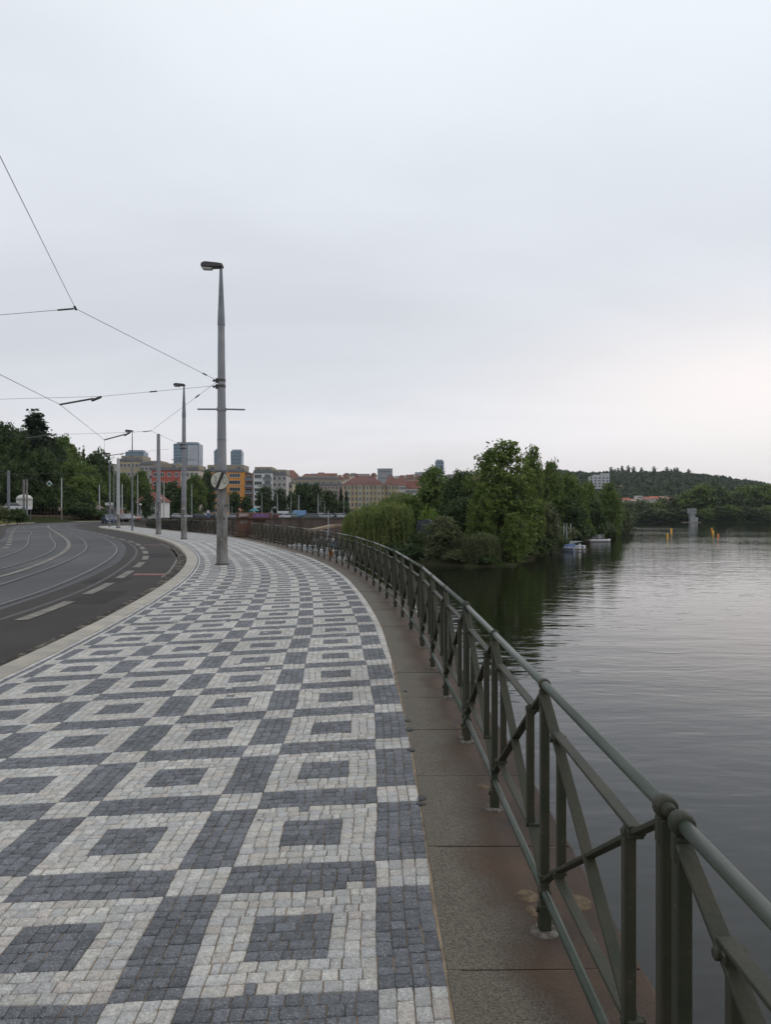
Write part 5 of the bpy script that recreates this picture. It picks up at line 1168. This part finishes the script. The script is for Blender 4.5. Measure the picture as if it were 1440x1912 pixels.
p8 = pole(115, 975, 893, 0.12, 0.09, 'slim pale pole with a small box on the left verge', d=133, group='poles on the left verge', name='tram_pole', cat='pole', mtop='palepole')
t = MB(); t.box(-0.42,0.22,-0.3,-0.13,1.95,2.6); t.build('control_box', wm((0.26,0.22,0.16)), p8, bevel=0.03)
# round end-of-limit sign
d = 23.2; sg = empty('road_sign', (X(410.5,d), d-0.0, Z(898,d)), R(4), 'round cream end of thirty zone sign with a black diagonal bar on the lamp post', 'road sign')
def disc(r, y, z0=0, n=40, th=0.01):
    t = MB(); t.tube([(0,y,0),(0,y+th,0)], r, n); return t
disc(0.285,0.0).build('rim', M['black'], sg); disc(0.268,-0.004,th=0.004).build('face', M['signcream'], sg)
t = MB(); t.bar((-0.095,-0.0085,-0.262),(0.105,-0.0085,0.260), 0.003, 0.078, up=(1,0,0)) ; t = MB()
t.v = [(-0.143,-0.009,-0.228),(-0.055,-0.009,-0.264),(0.143,-0.009,0.228),(0.055,-0.009,0.264)]; t.f = [(0,1,2,3)]; t.m = [0]; t.build('diagonal_bar', M['black'], sg)
text_obj('3', 0.36, M['signgrey'], sg, (-0.145,-0.0065,0.0), (R(90),0,0), 'digit', 0.001, 0.75); text_obj('0', 0.36, M['signgrey'], sg, (0.15,-0.0065,0.0), (R(90),0,0), 'digit', 0.001, 0.75)
t = MB(); t.box(-0.16,0.19,0.012,0.05,0.30,0.33); t.box(-0.17,-0.14,0.0,0.4,0.29,0.34); t.box(0.17,0.20,0.0,0.4,0.29,0.34); t.box(-0.02,0.02,0.012,0.05,-0.1,0.33); t.build('bracket', M['galvd'], sg)

def wire(pts, r, label, parts=(), name='overhead_wire', group='overhead tram wires'):
    v = [Vector(p) for p in pts]; o = empty(name, v[0], 0, label, 'wire', group); t = MB()
    t.tube([p-v[0] for p in v], r, 5); t.build('cable', M['wire'], o)
    for (a, b, rr) in parts: t = MB(); t.tube([Vector(a)-v[0], Vector(b)-v[0]], rr, 8); t.build('insulator', M['lamp'], o)
    return o
def lerp(a, b, f): return tuple(a[i]+(b[i]-a[i])*f for i in range(3))
J1 = P(407,712,23.45); J2 = P(403,721,23.45); N1 = P(141,577,18.4)
a = P(0,293,10.6); e = lerp(N1, a, 1.8)
wire([e, a, N1], 0.006, 'wire from the upper left edge down to the bridle node', [(lerp(N1,a,0.02), lerp(N1,a,-0.01), 0.03)])
b = P(0,589,19.8); wire([N1, b, lerp(N1,b,2.2)], 0.007, 'nearly level span wire left of the bridle node', [(lerp(N1,b,0.03), lerp(N1,b,0.22), 0.022)])
wire([N1, lerp(N1,J1,0.5), J1], 0.007, 'sloping span wire from the bridle node to the main lamp post', [(lerp(N1,J1,0.87), lerp(N1,J1,0.90), 0.022)])
W1 = P(188,741,24.6); W0 = P(0,746,26); wire([J2, W1, W0, lerp(W1,W0,2.5)], 0.006, 'long level span wire leaving the main lamp post to the left', [(lerp(J2,W1,0.5), lerp(J2,W1,0.56), 0.022)])
K1 = P(112,756,26.5); K0 = P(0,700,20.5); K2 = P(195,822,39); K3 = P(262,868,60)
wire([lerp(K1,K0,3.0), K0, K1, K2], 0.0085, 'contact wire above the near tram track')
def arm(a, b, c, lab):
    o = empty('pull_off_arm', a, 0, lab, 'pull-off arm', 'pull-off arms of the tram wires'); v0 = Vector(a); t = MB()
    t.tube([(0,0,0), Vector(b)-v0], 0.032, 8); t.build('arm', M['lamp'], o); t = MB(); t.tube([Vector(b)-v0+Vector((-0.03,0,-0.06)), Vector(c)-v0], 0.045, 8); t.build('insulator', M['lamp'], o)
arm(K1, P(174,745,25.6), P(188,742,25.2), 'dark pull-off arm hanging under the long level span wire')
N3 = P(282,805,37); J3 = P(342,833,45.7); 
wire([J1, lerp(J1,N3,0.5), N3], 0.006, 'wire falling from the main lamp post to the small node above the bend', [(lerp(J1,N3,0.2), lerp(J1,N3,0.24), 0.025)])
wire([N3, J3], 0.007, 'short wire from the small node to the second lamp post')
wire([N3, P(243,808,38), P(107,812,42), P(-60,818,46)], 0.007, 'level span wire running left from the small node', [(N3, P(268,807,37.3), 0.02)])
arm(K2, P(234,811.5,38.5), P(243,808,38.2), 'dark pull-off arm beside the slim lamp post')
arm(P(48,819,44), P(97,812.5,43), P(105,811,42.8), 'faint pull-off arm in front of the spruce')
wire([K2, P(195,858,48)], 0.006, 'short vertical drop wire left of the slim lamp post')
N4 = P(316,839,62); wire([N4, P(240,847,66), P(110,860,72), P(-40,868,76)], 0.008, 'lower level wire passing the slim lamp post')
arm(P(193,853,66), P(226,848,65), P(231,847,65), 'small pull-off arm at the corner lamp post')
wire([P(-10,887,100), P(115,884,104), P(190,886,110)], 0.02, 'thin pale wire crossing the dark hillside trees', group='wires on the left')
wire([P(0,880,90), P(92,903,100), P(131,912,112)], 0.02, 'wire sagging past the diamond sign', group='wires on the left')
d = 101; ds = empty('diamond_sign', P(92,903.5,d), 0, 'small green and white diamond sign hanging on a wire before the dark trees', 'sign'); q = 5.6/F*d
t = MB(); t.prism([(-q,0),(0,-q),(q,0),(0,q)], -0.02, 0.02); t.build('border', M['white'], ds); q *= 0.74
t = MB(); t.prism([(-q,0),(0,-q),(q,0),(0,q)], -0.03, -0.021); t.build('face', wm((0.03,0.16,0.12)), ds)
t = MB(); t.box(-q*0.5,q*0.5,-0.036,-0.031,-q*0.12,q*0.12); t.build('bar', M['black'], ds)
# white tank
d = 127; tk = empty('white_tank', (X(45.5,d), d, float(HZ(X(45.5,d),d))), 0, 'white round tank with a domed top on legs at the left', 'tank'); zb = Z(951,d)-float(HZ(X(45.5,d),d)); zt = Z(924,d)-float(HZ(X(45.5,d),d)); rr = 14.2/F*d
t = MB(); t.tube([(0,0,zb),(0,0,zb+(zt-zb)*0.78),(0,0,zb+(zt-zb)*0.93),(0,0,zt)], [rr*.96,rr,rr*0.72,rr*0.3], 20); t.build('body', M['tank'], tk, smooth=False)
t = MB(); t.tube([(0,0,zb+(zt-zb)*0.60),(0,0,zb+(zt-zb)*0.66)], rr*1.01, 20); t.build('band', M['galvd'], tk)
for a in (0.8,2.3,3.9,5.5): t = MB(); t.tube([(math.cos(a)*rr*.8,math.sin(a)*rr*.8,-0.3),(math.cos(a)*rr*.8,math.sin(a)*rr*.8,zb)],0.07,6); t.build('leg', M['galvd'], tk)
# low retaining wall and fence
t = MB(); pts = [P(48,972,138),P(110,972,143),P(165,972,147),P(192,972,149)]
for a, b in zip(pts[:-1], pts[1:]): t.bar((a[0],a[1],0.35),(b[0],b[1],0.35), 0.4, 1.5)
tag(t.build('retaining_wall', mat('rubble', (0.13,0.095,0.06), 0.9, c2=(0.07,0.05,0.035), scale=1.2, detail=8, bump=0.1, bscale=2)), 'low rubble retaining wall behind the grass verge at the bend', 'wall')
fn = empty('fence', P(52,960,142), 0, 'dark rusty fence above the low retaining wall', 'fence')
for k in range(14): t = MB(); t.box(k*0.62,k*0.62+.06,0,.06,-0.2,1.3); t.build('fence_post', M['wooddark'], fn)
for z in (0.3,1.2): t = MB(); t.box(0,8.1,0.02,.05,z,z+.06); t.build('fence_rail', M['wooddark'], fn)
d = 205; r = empty('info_sign', (X(388.5,d), d, -0.15), 0, 'blue and white upright information panel among the parked cars', 'sign')
t = MB(); t.box(-0.36,0.36,0,0.12,0.2,1.5); t.build('lower_panel', M['blue'], r); t = MB(); t.box(-0.36,0.36,0,0.12,1.5,2.3); t.build('upper_panel', M['white'], r)
r = empty('warning_sign', (X(448,210), 210, -0.15), 0, 'small red triangle warning sign beside the round street trees', 'road sign')
t = MB(); t.tube([(0,0,0),(0,0,2.6)],0.05,6); t.build('post', M['palepole'], r); t = MB(); t.prism([(-0.5,2.3),(0.5,2.3),(0,3.2)],-0.1,-0.06); t.build('panel', wm((0.42,0.05,0.04)), r); t = MB(); t.prism([(-0.28,2.42),(0.28,2.42),(0,2.92)],-0.12,-0.101); t.build('face', M['white'], r)
r = empty('parasol_stand', (X(475,212), 212, -0.15), 0, 'small teal awning in front of the white apartment block', 'awning')
t = MB(); t.tube([(0,0,2.1),(0,0,2.9)],[1.6,0.2],8); t.build('canopy', wm((0.05,0.20,0.24)), r); t = MB(); t.tube([(0,0,0),(0,0,2.3)],0.05,6); t.build('post', M['palepole'], r)
for px_, yb_, h_, lab in ((262,963,3.2,'globe lamp on a short post in front of the white villa'),(300,966,4.6,'globe lamp on a taller post right of the villa')):
    r = empty('globe_lamp', (X(px_,172), 172, -0.15), 0, lab, 'street lamp', 'globe lamps near the villa')
    t = MB(); t.tube([(0,0,0),(0,0,h_)],0.05,6); t.build('post', M['palepole'], r); t = MB(); t.tube([(0,0,h_),(0,0,h_+.12),(0,0,h_+.3),(0,0,h_+.5),(0,0,h_+.58)],[.1,.26,.3,.22,.05],12); t.build('globe', M['white'], r, smooth=True)
# mast on the far right and roof aerials
t = MB(); t.tube([(0,0,0),(0,0,Z(853,240)-Z(905,240))],[0.28,0.12],6); o = t.build('radio_mast', M['galv']); o.location = P(1037,905,240); tag(o, 'thin grey mast rising above the trees right of the tallest tree', 'mast')

# ------------------------------------------------------------ cars
def car_proto(van=False):
    r = empty('parked_car'); L, Wd = (4.9,1.9) if van else (4.3,1.76)
    prof = ([(-L/2,0.32),(-L/2,1.0),(-L/2+0.1,1.85),(-L/2+0.25,1.95),(L/2-1.6,1.95),(L/2-0.9,1.2),(L/2-0.08,0.95),(L/2,0.7),(L/2,0.32)] if van else
            [(-L/2,0.35),(-L/2,0.85),(-L/2+0.15,0.95),(L/2-1.15,0.95),(L/2-0.12,0.80),(L/2,0.60),(L/2,0.32)])
    t = MB(); t.prism(prof, -Wd/2, Wd/2); body = t.build('body', wm((0.30,0.31,0.33)), r, bevel=0.06)
    if not van:
        t = MB(); bx = [(-L/2+0.28,0.95),(L/2-1.15,0.95)]; tx = [(-L/2+0.72,1.40),(L/2-2.0,1.42)]
        v = []
        for y in (-1,1):
            v += [(bx[0][0],y*Wd*.48,0.95),(bx[1][0],y*Wd*.48,0.95),(tx[1][0],y*Wd*.40,1.42),(tx[0][0],y*Wd*.40,1.40)]
        t.v = v; t.f = [(0,1,2,3),(7,6,5,4),(1,5,6,2),(0,3,7,4),(3,2,6,7)]; t.m = [0]*5; t.build('window', M['glass'], r)
        t = MB(); t.prism([(tx[0][0]-.05,1.40),(tx[1][0]+.05,1.42),(tx[1][0]-.1,1.47),(tx[0][0]+.15,1.46)], -Wd*.41, Wd*.41); rf = t.build('roof', wm((0.30,0.31,0.33)), r)
    else:
        t = MB(); t.prism([(L/2-1.55,1.25),(L/2-0.95,1.25),(L/2-1.45,1.85),(L/2-1.75,1.85)], -Wd/2-0.01, Wd/2+0.01); t.build('window', M['glass'], r)
        rf = None
    for x in (-L/2+0.8, L/2-0.85):
        for y in (-1,1):
            t = MB(); t.tube([(x,y*(Wd/2-0.2),0.31),(x,y*(Wd/2+0.01),0.31)],0.31,14); wv = t.build('wheel', M['tyre'], r)
            t = MB(); t.tube([(x,y*(Wd/2),0.31),(x,y*(Wd/2+0.02),0.31)],0.18,10); t.build('rim', M['hub'], wv)
    for y in (-0.62,0.62): t = MB(); t.box(L/2-0.06,L/2+0.015,y-0.16,y+0.16,0.62,0.76); t.build('headlight', M['lampglass'], r)
    return r
cp0 = car_proto(); vp0 = car_proto(True); carused = {id(cp0): False, id(vp0): False}
def car(px, d, z, rz, c, label, van=False, group='cars parked behind the embankment wall', s=1.0):
    o = vp0 if van else cp0
    if carused[id(o)]: o = copy_tree(o)
    else: carused[id(o)] = True; KIDS[o.name] = children(o); [KIDS.setdefault(q_.name, children(q_)) for q_ in KIDS[o.name]]
    o.location = (X(px,d), d, z); o.rotation_euler.z = rz; o.scale = (s,s,s); tag(o, label, 'van' if van else 'car', group)
    for ch in children(o):
        if ch.name.startswith(('body','roof')) and ch.data.materials: ch.material_slots[0].link = 'OBJECT'; ch.material_slots[0].material = CM(c)
CMS = {}
def CM(c):
    if c not in CMS: CMS[c] = mat('car_paint_%d' % len(CMS), c, 0.25, 0.2, spec=0.6)
    return CMS[c]
silver=(0.34,0.35,0.37); wht=(0.55,0.56,0.58); blk=(0.02,0.02,0.025); nav=(0.03,0.05,0.11); grn=(0.10,0.16,0.14); red=(0.28,0.035,0.03); gry=(0.12,0.125,0.13)
car(205, 113, RZ, R(-60), nav, 'dark blue car with lights on coming round the bend', group='cars on the road')
car(222, 132, RZ, R(-40), blk, 'black car behind the blue one at the bend', group='cars on the road')
car(232, 136, RZ, R(-20), gry, 'dark grey car behind the pale tram pole', group='cars on the road')
car(240, 140, RZ, R(-15), red, 'red car at the far end of the bend', group='cars on the road')
car(31, 126, Z(956,126), R(10), wht, 'white car parked above the verge behind the dark bush', group='cars on the road')
cn = {silver:'silver',wht:'white',blk:'black',nav:'dark blue',grn:'pale green',red:'red',gry:'grey'}
pk = [(331,silver),(345,wht),(366,nav),(381,gry),(395,blk),(403,silver),(440,silver),(450,wht),(463,silver),(477,gry),(489,wht),(498,red),(508,blk),(517,red),(526,grn),(536,wht),(549,grn),(573,nav),(582,gry),(590,wht),(600,silver),(609,silver),(618,nav),(627,blk),(636,silver),(646,wht)]
for i, (px, c) in enumerate(pk):
    car(px, 209+ (i%3)*1.2, -0.18, R(random.choice((0,180))+random.uniform(-12,12)) if i%4 else R(90+random.uniform(-10,10)), c, '%s car in the row above the basin wall, %s from the left' % (cn[c], ORD[i]))
car(534, 214, -0.15, R(5), wht, 'white van with a boxy rear among the parked cars', van=True, s=1.05)
car(565, 212, -0.15, R(5), (0.16,0.30,0.50), 'light blue van beside the white pole in the car park', van=True, s=1.15)

# ------------------------------------------------------------ boats, jetty, buoys
def hull(L, W, H, m, r, deck=None):
    t = MB(); n = 9; sec = []
    for i in range(n):
        f = i/(n-1); w_ = W/2*math.sin(math.pi*(0.12+0.80*(1-f)*0.62+0.0))*1.0 if f > 0 else W/2*0.85
        w_ = W/2*(0.85+0.15*math.sin(math.pi*min(1,f*1.6)))*(1-max(0,(f-0.45)/0.55)**2*0.97); y = -L/2+L*f; sh = H*(1+0.18*f*f)
        b0 = len(t.v); t.v += [(-w_,y,sh),(-w_*0.72,y,-0.05),(0,y,-0.22*(1-f)),(w_*0.72,y,-0.05),(w_,y,sh)]; sec.append(b0)
    for a, b in zip(sec[:-1], sec[1:]):
        for k in range(4): t.f.append((a+k,b+k,b+k+1,a+k+1)); t.m.append(0)
        t.f.append((a+4,b+4,b,a)); t.m.append(0)
    t.f.append(tuple(sec[0]+k for k in range(5))); t.m.append(0)
    return t.build('hull', m, r)
def boat(px, py, L, rz, m, label, mast=None, cover=None, group=None, name='boat', tilt=0):
    d = 6.65*F/(py-HY); r = empty(name, (X(px,d), d, WZ), rz, label, 'boat', group); hull(L, L*0.34, 0.55, m, r)
    if cover:
        t = MB(); t.prism([(-L*.13,0.56),(L*.13,0.56),(0,1.05)], -L*.32, L*.28); t.build('cover', cover, r)
    else:
        t = MB(); t.box(-L*.09,L*.09,-L*.05,L*.22,0.5,0.95); t.build('cabin', M['tower'], r, bevel=0.08)
    if mast:
        hm = (py-mast)/F*d; t = MB(); t.tube([(0,L*.08,0.4),(tilt,L*.08,hm)],[0.085,0.055],6); mo = t.build('mast', M['mast'], r)
        t = MB(); t.tube([(0,L*.08,1.3),(0,-L*.38,1.25)],0.05,6); t.build('boom', M['mast'], mo)
        t = MB(); t.tube([(tilt,L*.08,hm),(0,L*.48,0.6)],0.012,4); t.build('stay', M['wire'], mo)
    return r
GS = 'sailing boats moored at the wooden dock'
boat(1043,1029,5.6,R(60),M['hullb'],'grey blue sailing boat at the dock nearest the bank, with a tall mast',mast=966,group=GS,name='sailing_boat')
boat(1047,1026,5.2,R(75),M['blue'],'blue hulled sailing boat second from the bank',mast=965,group=GS,name='sailing_boat')
boat(1057,1027,5.0,R(62),M['white'],'white sailing boat with a blue cover in the middle of the moored group',mast=978,cover=M['blue'],group=GS,name='sailing_boat',tilt=0.4)
boat(1063,1025,5.0,R(70),M['hullb'],'grey blue sailing boat with an upright mast right of the middle',mast=978,group=GS,name='sailing_boat')
boat(1069,1024,4.6,R(66),M['white'],'white sailing boat with a leaning mast at the right of the group',mast=978,group=GS,name='sailing_boat',tilt=0.7)
d = 6.65*F/(1029-HY); dk = empty('wooden_dock', (X(1060,d), d, WZ), 0, 'dark wooden dock in front of the moored sailing boats', 'dock')
t = MB(); t.box(-1.8,3.2,-1.2,0.9,0.18,0.36); t.build('deck', M['wooddark'], dk)
for x in (-1.6,0.8,3.0): t = MB(); t.tube([(x,-1.0,-1),(x,-1.0,0.17)],0.11,7); t.build('pile', M['wooddark'], dk)
t = MB(); t.tube([(0,0,0.36),(0,0,1.0),(0,0,1.25)],[0.22,0.2,0.12],10); o = t.build('bollard', M['white']); o.location = (X(1081,d), d-0.6, WZ); tag(o, 'white rounded post standing on the end of the wooden dock', 'bollard')
d = 6.65*F/(1014-HY); rk = empty('boat_rack', (X(1082,d), d, WZ), R(-20), 'reddish striped boat rack between the dock and the pontoon', 'rack')
for k in range(5): t = MB(); t.bar((-2.6,k*0.5,0.9+k*0.08),(2.4,k*0.5-0.4,0.45+k*0.08), 0.24, 0.06); t.build('slat', M['white'] if k%2 else wm((0.20,0.07,0.07)), rk)
t = MB(); t.box(-2.4,2.2,0,2.2,0.05,0.4); t.build('float', M['wooddark'], rk)
d = 6.65*F/(1012-HY); pn = empty('pontoon', (X(1119,d), d, WZ), 0, 'white floating pontoon with a railing and a lifebuoy', 'pontoon'); k_ = d/F
t = MB(); t.box(-19*k_,17*k_,-1,1,0.1,0.55); t.build('deck', M['white'], pn, bevel=0.05)
t = MB(); t.tube([(17*k_,0,0.3),(21*k_,0,0.42)],[0.42,0.2],10); t.build('bow', M['white'], pn)
for i in range(7): t = MB(); t.tube([((-15+i*3.7)*k_,-0.9,0.55),((-15+i*3.7)*k_,-0.9,1.55)],0.045,5); t.build('rail_post', M['mast'], pn)
for z in (1.05,1.55): t = MB(); t.tube([(-15*k_,-0.9,z),(7.2*k_,-0.9,z)],0.045,5); t.build('rail', M['mast'], pn)
t = MB(); c_ = [(0.28*math.cos(a),0,0.28*math.sin(a)) for a in np.linspace(0,6.283,15)]; t.tube(c_, 0.08, 6); o = t.build('lifebuoy', M['white']); o.location = (X(1117.5,d), d-1.03, WZ+1.08); tag(o, 'white ring lifebuoy hanging on the pontoon railing', 'lifebuoy')
t = MB(); t.box(-3.4,0,-0.4,0.4,0.4,0.55); gw = t.build('gangway', M['wooddark']); gw.location = (X(1100,d), d, WZ); tag(gw, 'dark gangway linking the bank to the floating pontoon', 'gangway')
for px, yb, h, c, lab in [(1254,993,6.5,'yellow','yellow buoy farthest out on the left of the river'),(1246.5,1003,7,'yellow','yellow buoy with its reflection nearest to the spit'),(1329.5,990,4.5,'orange','small orange buoy at the top of the right group'),(1332,996,5.5,'yellow','yellow buoy in the middle of the right group'),(1341,1003,6.5,'orange','large orange buoy nearest in the right group')]:
    d = 6.65*F/(yb-HY); hh = h/F*d; r_ = 2.3/F*d*(0.8 if h < 8 else 1); r = empty('buoy', (X(px,d), d, WZ), 0, lab, 'buoy', 'marker buoys on the river')
    t = MB(); t.tube([(0,0,-0.3),(0,0,0.1),(0,0,hh*0.75),(0,0,hh*0.9)],[r_*.8,r_,r_*.92,r_*.45],12); t.build('float', M[c], r, smooth=False)
    t = MB(); t.tube([(0,0,hh*0.9),(0,0,hh*1.05)],r_*.2,8); t.build('top_mark', M['lamp'], r)
GBt = 'boats moored in the basin'
boat(563,1024,5.2,R(80),M['white'],'white boat in the basin farthest left behind the railing',group=GBt)
boat(590,1031,5.4,R(70),M['white'],'white boat with a dark cover in the basin behind the railing',cover=M['tarp'],group=GBt)
boat(617,1034,5.6,R(50),M['white'],'white boat with a tall mast in the basin',mast=954,group=GBt,name='sailing_boat')
boat(640,1030,5.0,R(10),M['white'],'white boat next to the willow in the basin',group=GBt)
boat(626,1022,6.0,R(20),M['blue'],'boat under a blue cover in the basin',cover=M['blue'],group=GBt)
boat(604,1010,5.0,R(85),M['white'],'small white boat behind the covered one in the basin',group=GBt)
boat(586,1000,5.0,R(85),M['tower'],'grey boat under the wooden footbridge',group=GBt)
d = 6.65*F/(1036-HY); t = MB(); t.tube([(0,0,0),(0,0,0.5),(0,0,0.9)],[0.35,0.4,0.2],10); o = t.build('fender_buoy', M['orange']); o.location = (X(619,d), d-1.5, WZ); tag(o, 'orange mooring buoy beside the white masted boat in the basin', 'buoy')
fb_ = empty('footbridge', P(580,992,165), 0, 'tan wooden footbridge sloping up from the basin to the spit', 'footbridge'); v0 = Vector(P(580,992,165))
pts = [P(576,992,165),P(612,984,178),P(622,982,182),P(656,980,186)]
for nm, m, zo in (('deck','wood',0),): 
    t = MB()
    for a, b in zip(pts[:-1], pts[1:]): t.bar(Vector(a)-v0, Vector(b)-v0, 1.6, 0.55)
    t.build(nm, M[m], fb_)
for p in (pts[1], P(646,981,185)): t = MB(); v = Vector(p)-v0; t.tube([v, (v.x,v.y,WZ-1-v0.z)],0.25,8); t.build('pier', M['tower'], fb_)
# tarpaulin shed among the trees
d = 112; sh = empty('boat_shed', (X(803,d), d, Z(1000,d)), R(-8), 'dark grey tarpaulin covered shed among the trees behind the railing', 'shed'); k_ = d/F
t = MB(); t.prism([(-26*k_,0),(-24*k_,27*k_),(-4*k_,30*k_),(4*k_,22*k_),(20*k_,18*k_),(22*k_,0)], 0, 5); t.build('tarpaulin', M['tarp'], sh)
for x in (-22,-3,12): t = MB(); t.bar((x*k_,-0.05,0),((x+3)*k_,-0.05,22*k_),0.12,0.1); t.build('rib', M['black'], sh)
bldg('white_tent', 'white tent roof showing behind the tarpaulin shed', 'tent', 800, 834, 974, 124, Z(1000,124), 4, (0.40,0.43,0.48), 0, 0, roof='gable', roofh=0.5, roofc=(0.45,0.5,0.56), wins=False)
hz_ = MB(); hz_.box(-2900,2900,-60,3400,-9,140); ho = hz_.build('haze', [])
hm = bpy.data.materials.new('haze'); hm.use_nodes = True; hn = hm.node_tree; hn.nodes.clear()
hv = hn.nodes.new('ShaderNodeVolumePrincipled'); hv.inputs['Color'].default_value = (0.80,0.86,0.95,1); hv.inputs['Density'].default_value = 0.00006; hv.inputs['Anisotropy'].default_value = 0.2
hout = hn.nodes.new('ShaderNodeOutputMaterial'); hn.links.new(hv.outputs[0], hout.inputs['Volume']); ho.data.materials.append(hm); tag(ho, kind='stuff')
for o in list(col.objects):
    if o.parent is None and o.type in ('MESH','EMPTY') and 'kind' not in o and 'label' not in o: print('UNTAGGED', o.name)
print('objects', len(col.objects))
